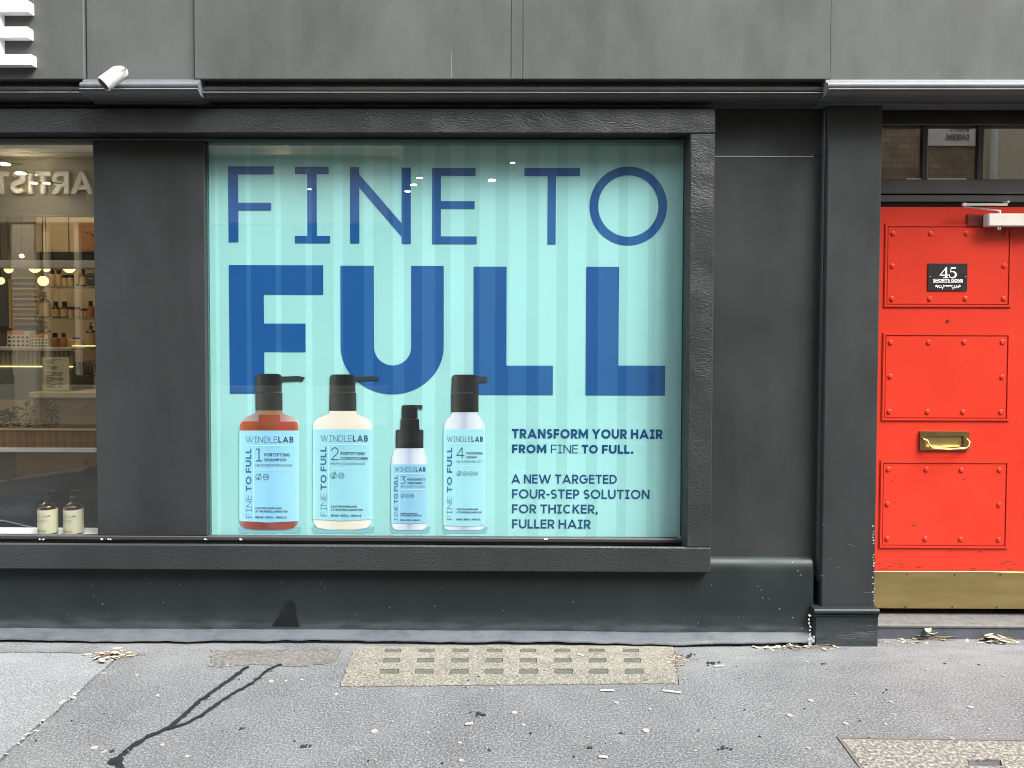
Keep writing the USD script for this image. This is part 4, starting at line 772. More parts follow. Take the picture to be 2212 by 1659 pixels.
obj('back_wall', bx(RX0, RX1, YW, YW + .1, .02, 3.1), M_warmwall, room)
obj('side_wall', bx(RX1 - .02, RX1, .13, YW, .02, 3.1), M_warmwall, room)
obj('side_wall', bx(RX0 - .05, RX0, -.0, YW, -.02, 3.2), M_taupe, room)
obj('window_cheek', bx(XL - .2, x_pl0 + .1, .131, .30, zb1 + .01, 3.1), M_ceiling, room)
# the window ledge
yl0, yl1 = YG + .012, YG + .20
zl = PN(60, 1311.5, yl0)[1]
obj('window_ledge', bx(XL + .1, x_pl0 - .002, yl0, yl1, zl - .03, zl, .002), M_ledge, room)
obj('ledge_front', bx(XL + .1, x_pl0 - .002, yl1 - .02, yl1, .02, zl - .031), M_taupe, room)
def pbox(x0, y0, x1, y1, Y, depth, c=.002):
    (a, cc), (b, d) = PN(x0, y1, Y), PN(x1, y0, Y); return bx(a, b, Y, Y + depth, cc, d, c)
obj('taupe_panel', pbox(-60, 520, 79, 860, 2.93, .05), M_taupe, room)
obj('dark_band', pbox(88, 615, 300, 637, 2.9, .05), M_black, room)
obj('added_dark_board', pbox(-60, 330, 300, 524, .45, .10), M_taupe, room)  # dark board added behind the glass so the mirrored shop sign reads
obj('ceiling_beam', pbox(-60, 636, 300, 653, 1.3, .12), M_ceiling, room)
pic = thing('framed_picture', 'brown framed picture with dark handwriting high on the shop back wall', 'picture')
obj('canvas', pbox(192, 543, 300, 612, 2.86, .02), mottled('brown_canvas', (.20, .085, .035), (.27, .12, .05), 3, .7), pic)
(a, c), (b, d) = PN(209, 577, 2.855), PN(246, 566, 2.855)
obj('handwriting', flat(text_box([('"W', .1)], a, b, c, d), 2.856), M_black, pic)
mir = thing('wall_mirror', 'tall dark mirror in a thin brass frame at the far left of the shop', 'mirror')
obj('mirror_glass', pbox(-30, 690, 22, 798, 2.88, .02), plain('dark_mirror', (.07, .075, .065), .12), mir)
obj('mirror_frame', pbox(22, 682, 25, 802, 2.87, .04), M_gold, mir)
slp = thing('slatted_wall_panel', 'brass edged timber slats on the wall behind the shop shelves', 'wall panel')
for k, yy in enumerate((677, 690, 703, 716, 728, 741, 753, 765, 776, 788)):
    obj('slat', pbox(28, yy, 96, yy + (3.5 if k % 2 == 0 else 6), 2.89 + .004 * (k % 3), .03), M_gold if k % 2 == 0 else mottled(f'slat_wood_{k}', (.16, .10, .05), (.22, .14, .07), 4, .5), slp)
# counter
ct = thing('shop_counter', 'shop counter with ribbed glowing front and pale stone top', 'counter')
obj('counter_top', pbox(-60, 849, 176, 855, 2.0, .5), mottled('counter_stone', (.42, .40, .36), (.52, .5, .45), 5, .3), ct)
for k in range(19): obj('rib', pbox(-30 + k * 11, 857, -30 + k * 11 + 9.4, 893, 2.02, .03, .006), mottled('ribbed_tile' if k == 0 else f'ribbed_tile_{k}', (.20, .19, .11), (.30, .28, .17), 6, .25), ct)
obj('light_strip', pbox(-60, 894, 176, 896, 2.005, .02), M_ledstrip, ct)
obj('base_panel', pbox(-60, 897, 176, 975, 2.03, .3), mottled('counter_blue_grey', (.12, .14, .13), (.17, .19, .17), 2, .5), ct)
ss = thing('glass_shelves', 'glass shelves with thin metal edges along the shop wall', 'shelf')
for x0, x1, yy, Y in ((93, 300, 699.5, 2.55), (93, 300, 777, 2.55), (176, 300, 846, 2.2), (176, 300, 917, 2.2)):
    obj('shelf_board', pbox(x0, yy, x1, yy + 2.2, Y, .22, .001), M_shelf, ss)
obj('edge_light', pbox(176, 843.5, 300, 845.5, 2.18, .01, .001), M_ledstrip, ss)
dw = thing('drawer_cabinet', 'low brown drawer cabinet with round knobs behind the window', 'cabinet')
M_drawer = mottled('brown_drawer_wood', (.20, .14, .075), (.27, .195, .11), 2, .5, stretch=(1, 1, 6))
obj('worktop', pbox(70, 959, 300, 971, 1.85, .35), mottled('pale_worktop', (.48, .42, .28), (.56, .5, .35), 5, .4), dw)
obj('drawer_front', pbox(84, 973, 300, 1048, 1.9, .3), M_drawer, dw)
obj('drawer_front', pbox(40, 1105, 300, 1172, 1.9, .3), M_drawer, dw)
obj('drawer_front', pbox(-60, 1105, 39, 1172, 1.9, .3), M_taupe, dw)
for x_, y_ in ((211, 995), (211, 1128)):
    q = PN(x_, y_, 1.9); s_ = trimesh.creation.icosphere(2, .011); s_.apply_translation([q[0], 1.89, q[1]]); obj('knob', s_, M_twig, dw, smooth=True)
menu = thing('price_list', 'cream printed price list standing against the shop counter', 'notice')
(a, c), (b, d) = PN(104, 953, 1.93), PN(168, 872, 1.93)
obj('paper', bx(a, b, 1.93, 1.932, c, d), plain('cream_paper', (.62, .57, .42), .8), menu)
tl = []
for k in range(30):
    zz = d - (d - c) * (.07 + k * .03); L_ = rnd.uniform(.15, .5); xx = a + (b - a) * (.16 if k % 5 else .3)
    if k % 6 != 5: tl += [sbox(xx, zz, xx + (b - a) * L_, zz + .0035)] + ([sbox(a + (b - a) * .62, zz, a + (b - a) * (.62 + rnd.uniform(.06, .2)), zz + .0035)] if k > 12 else [])
obj('print', flat(unary_union(tl), 1.9285), plain('grey_print', (.18, .16, .12), .8), menu)
pt = thing('planter_trough', 'slatted wooden trough with a white base board inside the left window', 'planter')
for k in range(44): obj('slat', pbox(-30 + k * 6.2, 1051, -30 + k * 6.2 + 5.7, 1094, 1.3 + .002 * (k % 3), .02, .001), [mottled(f'trough_wood_{j}', c_, tuple(np.array(c_) * 1.35), 8, .5, stretch=(1, 1, .15)) for j, c_ in enumerate([(.20, .105, .045), (.26, .14, .06), (.22, .12, .055)])][k % 3] if k < 3 else UsdShade.Material.Get(stage, f'/World/Looks/trough_wood_{k % 3}'), pt)
obj('top_rail', pbox(-30, 1048.5, 240, 1050.6, 1.29, .04, .001), plain('pale_rail', (.5, .40, .25), .5), pt)
obj('base_board', pbox(-30, 1095, 240, 1103, 1.27, .30, .001), M_ledge, pt)
M_herb = mottled('herb_leaf', (.035, .045, .022), (.07, .08, .04), 30, .7)
for k, (x0, top, n, lab) in enumerate(((8, 1000, 26, 'bushy dark herb at the left end of the wooden trough'), (32, 990, 20, 'herb sprig beside the bushy one in the wooden trough'), (62, 976, 18, 'tall lavender sprig in the middle of the wooden trough'), (80, 974, 18, 'tallest lavender sprig in the wooden trough'), (118, 978, 16, 'thin lavender sprig at the right of the wooden trough'), (134, 976, 14, 'thin lavender sprig nearest the price list'))):
    (ax, az), (tx, tz) = PN(x0, 1050, 1.38), PN(x0 + 3, top, 1.38); ms_ = [tube((ax, 1.38, az - .03), (tx, 1.38, tz), .0022, 5)]
    for j in range(n * 2):
        t_ = rnd.uniform(.12, 1.0); sgn = rnd.choice((-1, 1)); L_ = (.055 if k < 2 else .034) * (1.15 - .7 * t_)
        p0 = np.array([ax + (tx - ax) * t_, 1.38 + rnd.gauss(0, .015), az + (tz - az) * t_]); e_ = p0 + np.array([sgn * L_ * rnd.uniform(.6, 1), rnd.gauss(0, .02), L_ * rnd.uniform(-.1, .5)])
        lf = trimesh.Trimesh([p0, (p0 + e_) / 2 + np.array([0, 0, .007]), e_, (p0 + e_) / 2 - np.array([0, 0, .007])], [(0, 2, 1), (0, 3, 2)], process=False); ms_.append(lf)
    obj('herb_plant', ms_, M_herb, label=lab, cat='plant')
# black rounded armchair
ch = thing('armchair', 'glossy black rounded armchair behind the bottles in the left window', 'armchair')
M_leather = mottled('black_leather', (.013, .014, .016), (.022, .023, .026), 14, .28, bump=.15, bscale=60)
M_leather2 = plain('navy_seat_leather', (.008, .016, .026), .3)
YA = .62
def spoly(pts, Y): return Polygon([PN(x, y, Y) for x, y in pts]).buffer(.02).buffer(-.02)
def zz3(x, y): return x / 4.484, 960 + y / 4.484
back = spoly([zz3(*p) for p in [(-200, 1040), (-60, 1010), (0, 985), (60, 965), (200, 950), (400, 925), (600, 895), (740, 880), (900, 862), (1150, 838), (1150, 1560), (-200, 1560)]], YA)
def pillow(g, y0, y1, r=.05):
    ms_ = []
    for k in range(6):
        a = k / 5 * math.pi / 2; ins = r * (1 - math.sin(a)); d_ = r * (1 - math.cos(a))
        ms_.append((ins, y0 + r - r * math.sin(0) - r * (1 - d_ / r) + 0))
    out = [ext(g.buffer(-r * (1 - math.cos(t))), y0 + r * (1 - math.sin(t)), y1) for t in np.linspace(0, math.pi / 2, 8)]
    return trimesh.util.concatenate(out)
obj('backrest', pillow(back, YA, YA + .18, .04), M_leather, ch)
head_ = spoly([zz3(*p) for p in [(905, 866), (920, 838), (960, 815), (1020, 802), (1150, 795), (1150, 885), (905, 885)]], YA - .05)
obj('headrest', pillow(head_, YA - .06, YA + .1, .02), M_leather, ch)
arm_ = spoly([zz3(*p) for p in [(40, 1250), (50, 1215), (120, 1205), (300, 1185), (460, 1165), (470, 1560), (40, 1560)]], YA - .2)
obj('armrest', pillow(arm_, YA - .26, YA - .02, .04), M_leather2, ch)
obj('piping', pipe([(PN(*zz3(x, y), YA - .262)[0], YA - .262, PN(*zz3(x, y), YA - .262)[1]) for x, y in [(-60, 1385), (40, 1398), (150, 1420), (280, 1455), (420, 1480)]], .004, 6), plain('piping_grey', (.10, .14, .15), .5), ch)
obj('base_frame', bx(PN(-40, 1300, YA)[0], PN(240, 1300, YA)[0], YA - .2, YA + .3, .02, .09, .01), M_black, ch)
obj('seat_cushion', bx(PN(-30, 1300, YA)[0], PN(236, 1300, YA)[0], YA - .2, YA + .3, .091, .40, .04), M_leather, ch)
# pendant globes
for k, (x_, y_, r_, Y, lab) in enumerate(((85, 652, 14, 1.9, 'lit globe pendant half hidden by the beam, above the box display'), (169, 652, 14.5, 1.9, 'lit globe pendant half hidden by the beam, over the shelf bottles'), (113, 655, 9, 2.3, 'small lit globe between the two large half-hidden globes'), (21, 657, 10, 2.2, 'small lit globe partly hidden by the beam near the mirror'), (105.5, 686, 12.2, 1.75, 'fully visible lit globe hanging left of the top shelf'), (1.5, 685.5, 9, 2.0, 'lit globe pendant cut by the left edge of the picture'))):
    gx, gz = PN(x_, y_, Y); R_ = r_ * (Y + 3.86) / 1921.0
    gl = thing('globe_pendant', lab, 'pendant lamp', group='glass globe pendants', loc=(gx, Y, gz))
    obj('globe', trimesh.creation.icosphere(3, R_), M_globe, gl, smooth=True)
    obj('rod', tube((0, 0, R_ * .95), (0, 0, 3.1 - gz), .004, 6), M_black, gl); obj('gallery', lathe([(0, R_ * 1.12), (R_ * .35, R_ * 1.08), (R_ * .4, R_ * .9), (0, R_ * .88)], 12), M_black, gl)
dl = thing('ceiling_downlight', 'small bright downlight above the slatted wall', 'downlight')
q = PN(53, 625, 2.2); s_ = trimesh.creation.icosphere(2, .014); s_.apply_translation([q[0], 2.2, q[1]]); obj('lamp', s_, mat('lit_downlight', {'e': ('emission', {'color': (1, .85, .6), 'strength': 6.0})}, surface='e.emission'), dl)
obj('stem', tube((q[0], 2.2, q[1] + .012), (q[0], 2.2, 3.1), .003, 6), M_black, dl)

for k, (x_, y_) in enumerate(((-3.4, 1.0), (-4.8, 1.4), (-3.6, 2.3))):  # out-of-view emitters added to brighten the shop interior
    pn_ = thing('added_fill_panel', ('added unseen fill light nearest the left window', 'added unseen fill light farthest left in the shop', 'added unseen fill light over the glass shelves')[k], 'fill light', group='unseen fill lights added inside the shop', loc=(x_, y_, 3.06))
    obj('diffuser', lathe([(0, 0), (.22, 0), (.22, .012), (0, .012)], 28), mat(f'fill_panel_glow_{k}', {'e': ('emission', {'color': (1.0, .80, .52), 'strength': 2.0})}, surface='e.emission'), pn_); obj('rim', lathe([(.221, -.004), (.24, -.004), (.24, .03), (.221, .03)], 28), M_black, pn_)

# bottles
M_amber = mat('amber_glass', {'p': ('principled_bsdf', {'base_color': (.10, .028, .012), 'roughness': .08, 'coat_weight': .5})})
M_amberclear = mat('clear_amber_top', {'t': ('transparent_bsdf', {'color': (.55, .42, .36)}), 'gl': ('glossy_bsdf', {'roughness': .03}), 'f': ('layer_weight', {'blend': .25}), 'm': ('mix_closure', {})}, [('f.facing', 'm.fac'), ('t.BSDF', 'm.closure1'), ('gl.BSDF', 'm.closure2')], surface='m.closure')
M_cream = mottled('cream_label', (0.4752, 0.4392, 0.3096), (0.5184, 0.4824, 0.3600), 12, .6)
M_tanlabel = mottled('tan_label', (.42, .29, .14), (.50, .36, .19), 40, .6, stretch=(1, 1, 4))
M_oranget = mottled('rust_label', (.30, .11, .04), (.38, .15, .06), 30, .6)
M_capblk = plain('black_cap_plastic', (.012, .012, .013), .3)
M_orangebox = plain('coral_card', (.62, .22, .14), .7); M_cardwhite = plain('white_card', (.66, .62, .56), .7); M_boxgreen = plain('dark_green_card', (.018, .03, .025), .5)
def wrap_text(g, r, cx, cy):
    v, f = tri2d(g.segmentize(.004)); th = v[:, 0] / r
    return trimesh.Trimesh(np.c_[cx + r * np.sin(th), cy - r * np.cos(th), v[:, 1]], f, process=False)
def pump_bottle(name, lab, x, y, z, R, H, label_mat, body_mat, cat='bottle', group=None, nozzle=1, text=None, clear=False):
    b = thing(name, lab, cat, group, loc=(x, y, z))
    hb = H * .60; hs = H * .70
    obj('body', lathe([(0, .001), (R * .92, .001), (R, H * .02), (R, hb), (R * .96, hb + H * .035), (R * .8, hb + H * .07), (R * .5, hs), (R * .27, hs + H * .03), (R * .25, hs + H * .07), (0, hs + H * .07)], 32), body_mat, b, smooth=35)
    if clear: obj('liquid', lathe([(0, .004), (R * .9, .004), (R * .96, H * .03), (R * .96, H * .595), (0, H * .597)], 28), M_amber, b, smooth=35)
    z0 = hs + H * .07
    obj('pump_collar', lathe([(0, z0), (R * .36, z0), (R * .36, z0 + H * .075), (R * .3, z0 + H * .08), (R * .13, z0 + H * .085), (R * .13, H * .955), (0, H * .955)], 20), M_capblk, b, smooth=35)
    obj('pump_nozzle', bx(-R * .22, R * (1.05 if nozzle > 0 else .3), -R * .16, R * .16, H * .945, H * .985, .0015), M_capblk, b)
    obj('label', lathe([(R * 1.004, H * .045), (R * 1.012, H * .047), (R * 1.012, hb * .955), (R * 1.004, hb * .957)], 40), label_mat, b, smooth=35)
    if text:
        r = R * 1.02; W_ = R * 1.9
        g = [text_box([('WINDLE', .09), ('LAB', .22)], -W_ * .50, W_ * .40, hb * .70, hb * .77), text_box([(text[0], .13)], -W_ * .46, W_ * .25, hb * .57, hb * .60), text_box([(text[1], .13)], -W_ * .46, W_ * .2, hb * .515, hb * .545), sbox(-W_ * .5, hb * .645, W_ * .5, hb * .648), sbox(-W_ * .5, hb * .475, W_ * .5, hb * .478)]
        for k in range(4): g.append(sbox(-W_ * .35, hb * (.14 + k * .022), W_ * .2, hb * (.146 + k * .022)))
        obj('label_text', wrap_text(unary_union(g), r, 0, 0), M_lab1, b)
    return b
yb = YG + .075
for xN, lab, tx, nm in ((117, 'clear amber pump bottle with cream label on the window ledge, left of the pair', ('STRENGTHENING', 'SHAMPOO'), 'pump_bottle'), (180, 'clear amber pump bottle with cream label on the window ledge, beside the grey mullion', ('RECOVERY', 'CONDITIONER'), 'pump_bottle')):
    bxp, bzp = PN(xN, 1307, yb); H_ = PN(xN, 1192, yb)[1] - zl
    pump_bottle(nm, lab, bxp, yb, zl + .0005, 22.3 * (yb + 3.86) / 1921, H_ * .97, M_cream, M_amberclear, group='pump bottles on the window ledge', text=tx, clear=True)
def shelf_item(kind, x0, x1, ytop, ybase, Y, lab):
    (a, z0), (b, z1_) = PN(x0, ybase, Y), PN(x1, ytop, Y); cx_, R, H = (a + b) / 2, (b - a) / 2, z1_ - z0
    if kind == 'pump': return pump_bottle('pump_bottle', lab, cx_, Y, z0, R * .97, H, M_tanlabel, M_amber, nozzle=-1)
    if kind == 'box':
        t_ = thing('carton', lab, 'box', loc=(cx_, Y, z0)); obj('card', bx(-R, R, 0, .06, 0, H, .001), M_boxgreen, t_); obj('card_print', bx(-R * .5, R * .5, -.001, .0, H * .55, H * .62), M_tanlabel, t_); return t_
    if kind == 'stack':
        t_ = thing('gift_box', lab, 'box', loc=(cx_, Y, z0)); obj('card', bx(-R, R, 0, .08, 0, H, .001), M_cardwhite, t_); obj('coral_band', bx(-R * 1.001, R * .55, -.0012, .0, H * .78, H * .995), M_orangebox, t_)
        for r_ in range(3):
            for c_ in range(5): obj('printed_mark', bx(-R + R * .4 * c_ + R * .08, -R + R * .4 * c_ + R * .30, -.001, 0, H * (.08 + .24 * r_), H * (.19 + .24 * r_)), M_capblk, t_)
        return t_
    if kind == 'tube':
        t_ = thing('cream_tube', lab, 'tube', loc=(cx_, Y, z0)); obj('tube_body', lathe([(0, H * .12), (R * .62, H * .14), (R * .98, H), (0, H)], 20), M_tanlabel, t_, smooth=35); obj('cap', lathe([(0, 0), (R * .5, 0), (R * .55, H * .115), (0, H * .118)], 16), M_capblk, t_); return t_
    if kind == 'jar':
        t_ = thing('jar', lab, 'jar', loc=(cx_, Y, z0)); obj('glass_body', lathe([(0, 0), (R * .95, 0), (R, H * .05), (R, H * .68), (R * .85, H * .74), (0, H * .74)], 20), M_tanlabel, t_, smooth=35); obj('lid', lathe([(0, H * .742), (R * .92, H * .742), (R * .92, H), (0, H)], 18), M_capblk, t_); return t_
    if kind == 'pack':
        t_ = thing('soap_pack', lab, 'pack', loc=(cx_, Y, z0)); obj('wrap', bx(-R, R, 0, .05, 0, H * .75, .006), M_tanlabel, t_); obj('bow', bx(-R * .3, R * .7, .005, .04, H * .75, H, .008), M_capblk, t_); return t_
    t_ = thing('bottle', lab, 'bottle', loc=(cx_, Y, z0))
    bodym = {'amber': M_amber, 'rust': M_oranget, 'tan': M_tanlabel}[kind]
    obj('body', lathe([(0, 0), (R * .94, 0), (R, H * .03), (R, H * .58), (R * .8, H * .68), (R * .45, H * .72), (0, H * .72)], 22), bodym, t_, smooth=35)
    obj('label', lathe([(R * 1.005, H * .08), (R * 1.015, H * .082), (R * 1.015, H * .54), (R * 1.005, H * .542)], 24), M_tanlabel if kind != 'rust' else M_oranget, t_, smooth=35)
    obj('cap', lathe([(0, H * .722), (R * .6, H * .722), (R * .6, H), (0, H)], 16), M_capblk, t_)
    return t_
for it in [('tan', 119, 135, 658, 699, 2.62, 'black-capped tan bottle, first on the top shelf from the globe'), ('tan', 136, 152, 658, 699, 2.62, 'black-capped tan bottle, second on the top shelf from the globe'), ('jar', 152.5, 165, 671, 699, 2.62, 'short jar on the top shelf beside two tall tan bottles'), ('jar', 166, 180, 671, 699, 2.62, 'short jar on the top shelf beside the cream tube'), ('tube', 182, 195, 667, 698, 2.62, 'cream tube standing on its cap on the top shelf'), ('amber', 197, 210, 656, 699, 2.62, 'slim amber bottle on the top shelf beside the green carton'), ('box', 212, 232, 667, 698, 2.62, 'dark green carton at the right end of the top shelf'),
           ('pump', 97, 122, 712, 776, 2.62, 'large amber pump bottle on the middle shelf'), ('amber', 128, 145, 736, 776, 2.62, 'amber bottle next to the large pump bottle on the middle shelf'), ('amber', 149, 167, 736, 776, 2.62, 'amber bottle next to the jars on the middle shelf'), ('jar', 168, 181, 749, 776, 2.62, 'first dark-lidded jar on the middle shelf'), ('jar', 182, 195, 749, 776, 2.62, 'second dark-lidded jar on the middle shelf'), ('jar', 196, 204, 753, 776, 2.62, 'tiny jar in the middle shelf row, left one'), ('jar', 205, 213, 753, 776, 2.62, 'tiny jar in the middle shelf row, right one'), ('rust', 214, 229, 735, 776, 2.62, 'tall rust bottle at the right end of the middle shelf'),
           ('stack', 18, 72, 808, 848.5, 2.15, 'white gift box with a grid of black marks on the counter'), ('stack', 76, 117, 818, 848.5, 2.15, 'smaller coral-topped gift box beside the grid-marked one'), ('pump', 99, 124, 785, 848.5, 2.35, 'large amber pump bottle behind the coral gift box'), ('rust', 125, 144, 813, 848.5, 2.2, 'squat rust bottle on the counter beside the coral gift box'), ('rust', 148, 163, 813, 848.5, 2.2, 'slim rust bottle on the counter beside the soap pack'), ('pack', 163, 196, 822, 849, 2.2, 'wrapped tan soap pack with dark bow on the counter'), ('pump', 211, 233, 787, 846, 2.28, 'large amber pump bottle on the counter-level shelf by the mullion'),
           ('tan', 181, 190, 884, 917, 2.28, 'tan bottle on the lowest shelf, first from the price list'), ('tan', 191, 198, 884, 917, 2.28, 'tan bottle on the lowest shelf, second from the price list'), ('tan', 198.5, 206, 884, 917, 2.28, 'tan bottle on the lowest shelf touching the cream tube'), ('tube', 208, 226, 881, 915, 2.28, 'wide cream tube on the lowest shelf'), ('tan', 231, 239, 888, 917, 2.28, 'tan bottle on the lowest shelf half hidden by the mullion')]:
    shelf_item(*it)

# ---------------------------------------------------------------- the far side of the street, seen in the glass
YO = -8.0; YV = 2 * YG - YO
M_ofascia = mottled('taupe_shop_paint', (.30, .28, .225), (.36, .34, .27), 1.2, .6)
M_ostone = mottled('pale_stucco', (.50, .46, .36), (.58, .53, .42), 1.5, .8)
M_signlamp = mat('lit_sign_lamp', {'e': ('emission', {'color': (1.0, .84, .58), 'strength': 13.0})}, surface='e.emission')
M_odark = mottled('dark_stock_brick', (.10, .085, .062), (.15, .125, .09), 1.5, .85)
M_oletter = plain('cream_sign_letters', (.88, .85, .74), .5)
op = thing('opposite_shop', 'taupe shop across the street, seen reflected in the left window', 'building')
def R_(x, y): return PN(x, y, YV)
zf0, zf1 = R_(100, 524)[1], R_(100, 387)[1]; zt_ = R_(100, 345)[1]
obj('wall', bx(-16, 4.0, YO - 5, YO - .3, -.02, 8.0), M_odark, op)
obj('sign_board', bx(-12, -2.0, YO - .3, YO, zf0, zf1, .01), M_ofascia, op)
obj('cornice', bx(-12.2, -1.8, YO - .3, YO + .22, zf1 + .001, zf1 + .12, .02), M_ofascia, op)
obj('cornice', bx(-12.2, -1.8, YO - .3, YO + .12, zf1 + .121, zt_, .02), M_ostone, op)
obj('lower_moulding', bx(-12, -2.0, YO - .3, YO + .06, zf0 - .14, zf0 - .001, .02), M_ofascia, op)
for xN in (29, 108, 184): 
    x_ = R_(xN, 600)[0]; obj('mullion', bx(x_ - .04, x_ + .04, YO - .1, YO - .02, .75, zf0 - .141, .01), M_ostone, op)
x0_, x1_ = R_(36, 800)[0], R_(91, 800)[0]
obj('pilaster', bx(x0_, x1_, YO - .1, YO + .04, -.02, zf0 - .142, .01), M_ostone, op)
obj('window_recess', bx(-12, -2.2, YO - .299, YO - .25, .62, zf0 - .2), plain('dark_shop_glass', (.03, .032, .03), .1), op)
obj('stall_riser', bx(-12, -2.0, YO - .2, YO - .02, -.02, .60, .01), M_ofascia, op)
lt = []
for ch_, a, b in (('A', 229, 177), ('R', 171, 131), ('T', 127, 89), ('I', 82, 73), ('S', 65, 30), ('T', 23, -14)):
    if ch_ == 'I': W_, g_ = .2, sbox(0, 0, .2, 1)
    else: W_, g_ = glyph(ch_, .2)
    (xs_, zb_), (xe_, zt2) = R_(a, 474), R_(b, 420)
    g_ = affinity.affine_transform(g_, [-(xs_ - xe_) / W_, 0, 0, zt2 - zb_, xs_, zb_])
    m_ = ext(g_, YO + .0005, YO + .05); obj('sign_letter', m_, M_oletter, op)
YL = YO + .42
for k, (xN, yN, w_, lab) in enumerate(((10, 402, 26, 'lit shade lamp over the reflected sign, at the left edge of the picture'), (50, 424, 24, 'lit shade lamp in front of the reflected letter S'), (83, 448, 15, 'lit shade lamp in front of the reflected letter I'), (113, 448, 16, 'lit shade lamp in front of the second reflected letter T'), (672, 346, 20, 'warm lamp glint at the top edge of the poster glass'), (1024, 435, 15, 'upper of three lamp glints beside the poster letter N'), (1010, 452, 15, 'middle of three lamp glints beside the poster letter N'), (995, 468, 14, 'lowest of three lamp glints over the poster letter N'), (1252, 398, 11, 'lamp glint above the gap between FINE and TO'), (1201, 441, 20, 'lamp glint beside the poster letter E'), (756, 462, 9, 'faint lamp glint on the poster letter I'))):
    q = PN(xN, yN, 2 * YG - YL); R1 = w_ / 2 * (2 * YG - YL + 3.86) / 1921
    lp = thing('sign_lamp', lab, 'lamp', group='lit lamps across the street seen in the glass')
    obj('bulb', lathe([(0, 0), (R1 * .9, 0), (R1, R1 * .12), (R1 * .6, R1 * .3), (0, R1 * .38)], 18, (q[0], YL, q[1])), M_signlamp, lp, smooth=40)
    obj('arm', tube((q[0], YL, q[1] + R1 * .38), (q[0], YO - .01, q[1] + R1 * .38 + .06), .008, 6), M_black, lp)
# brick house with the street sign to the right
YVd = 2 * (YD + .002) - YO
def D_(x, y): return PN(x, y, YVd)
M_obrick = mat('weathered_brick', {'g': ('geometry', {}), 'sw': ('mapping', {'rotation': (math.pi / 2, 0, 0)}), 'b': ('brick_texture', {'color1': (.24, .18, .11), 'color2': (.36, .28, .18), 'mortar': (.17, .15, .12), 'scale': 2.6, 'mortar_size': .02, 'bias': -.1}), 'n': ('noise_texture', {'scale': 4.0, 'detail': 5}), 'h': ('hsv', {}), 'r': ('map_range', {'from_min': .25, 'from_max': .75, 'to_min': .6, 'to_max': 1.3}), 'p': ('principled_bsdf', {'roughness': .9})},
               [('g.position', 'sw.vector'), ('sw.vector', 'b.vector'), ('b.color', 'h.color'), ('g.position', 'n.vector'), ('n.fac', 'r.value'), ('r.result', 'h.value'), ('h.color', 'p.base_color')])
ob = thing('brick_house', 'weathered brown brick house across the street, seen in the transom panes', 'building')
xs2 = D_(2382, 380)[0]
obj('wall', bx(4.01, xs2, YO - 5, YO, -.02, 9.0), M_obrick, ob)
oc = thing('stucco_house', 'pale stucco house beside the brick one, seen in the right transom pane', 'building')
obj('wall', bx(xs2 + .01, 16, YO - 5, YO + .02, -.02, 8.6), M_ostone, oc)
obj('downpipe', tube((D_(2419, 380)[0], YO + .08, 0), (D_(2419, 380)[0], YO + .08, 8.5), .05), M_white, oc)
(ax, az), (bx2, bz) = D_(2262, 357), D_(2383, 296)
sg = thing('street_sign', 'white street sign reading SHORTS GARDENS reflected in the middle transom pane', 'street sign')
obj('plate', bx(ax, bx2 - .01, YO + .002, YO + .03, az, bz, .004), M_white, sg)
def opp_text(s, w, xr, xl, ylo, yhi):      # starts at the right of the picture because it is seen in a mirror
    (xs_, zb_), (xe_, zt2) = D_(xr, ylo), D_(xl, yhi); gs, W_ = word([(s, w)], .12); g_ = unary_union(gs)
    return affinity.affine_transform(g_, [-(xs_ - xe_) / W_, 0, 0, zt2 - zb_, xs_, zb_])
tx = unary_union([opp_text('GARDENS', .17, 2364, 2306, 344, 329), opp_text('SHORTS', .17, 2364, 2318, 322, 307)])
obj('lettering', ext(tx, YO + .0305, YO + .034), M_plate, sg)

# ---------------------------------------------------------------- litter at the foot of the wall
def leaf(rng, x, y, z, L):
    a = rng.uniform(0, 2 * math.pi); w = L * rng.uniform(.3, .55); n = 5; V, F = [], []
    cu = rng.uniform(.2, .9); ca, sa = math.cos(a), math.sin(a); tilt = rng.gauss(0, .35)
    for i in range(n + 1):
        t = i / n; s = (t - .5) * L; hw = w / 2 * math.sin(math.pi * (t * .9 + .06)); zz = cu * L * .35 * (t - .5) ** 2 * 4 * .4 + s * tilt * .4
        for k, e in ((-1, .25), (0, 0), (1, .25)):
            V.append((x + ca * s - sa * k * hw, y + sa * s + ca * k * hw, z + max(zz + e * hw, 0) + .0005))
    for i in range(n):
        for k in range(2):
            p = i * 3 + k; F += [(p, p + 3, p + 1), (p + 1, p + 3, p + 4)]
    return trimesh.Trimesh(V, F, process=False)
def pile(lab, px_, py_, wx, wy, n, L, seed, twigs=6, zc=.02):
    r = random.Random(seed); x0, y0 = G(px_, py_); lv, tw_ = [], []
    for i in range(n):
        dx, dy = r.gauss(0, wx), abs(r.gauss(0, wy)); lv.append(leaf(r, x0 + dx, y0 - dy + .01, abs(r.gauss(0, zc)) * math.exp(-(dx / wx) ** 2), L * r.uniform(.5, 1.2)))
    t = thing('leaf_litter', lab, 'litter', kind='stuff')
    obj('leaves', lv, M_leaf, t)
    for i in range(twigs):
        dx, dy, a = r.gauss(0, wx), abs(r.gauss(0, wy)), r.gauss(0, .5); l_ = L * r.uniform(.8, 2.2); p = np.array([x0 + dx, y0 - dy, .004 + abs(r.gauss(0, .006))])
        tw_.append(tube(p, p + np.array([l_ * math.cos(a), l_ * math.sin(a) * .4, abs(r.gauss(0, .008))]), .0016, 5))
    if tw_: obj('twigs', tw_, M_twig, t)
pile('pile of dry leaves against the doorstep, the larger right one', 2148, 1385, .045, .02, 46, .05, 1, 10)
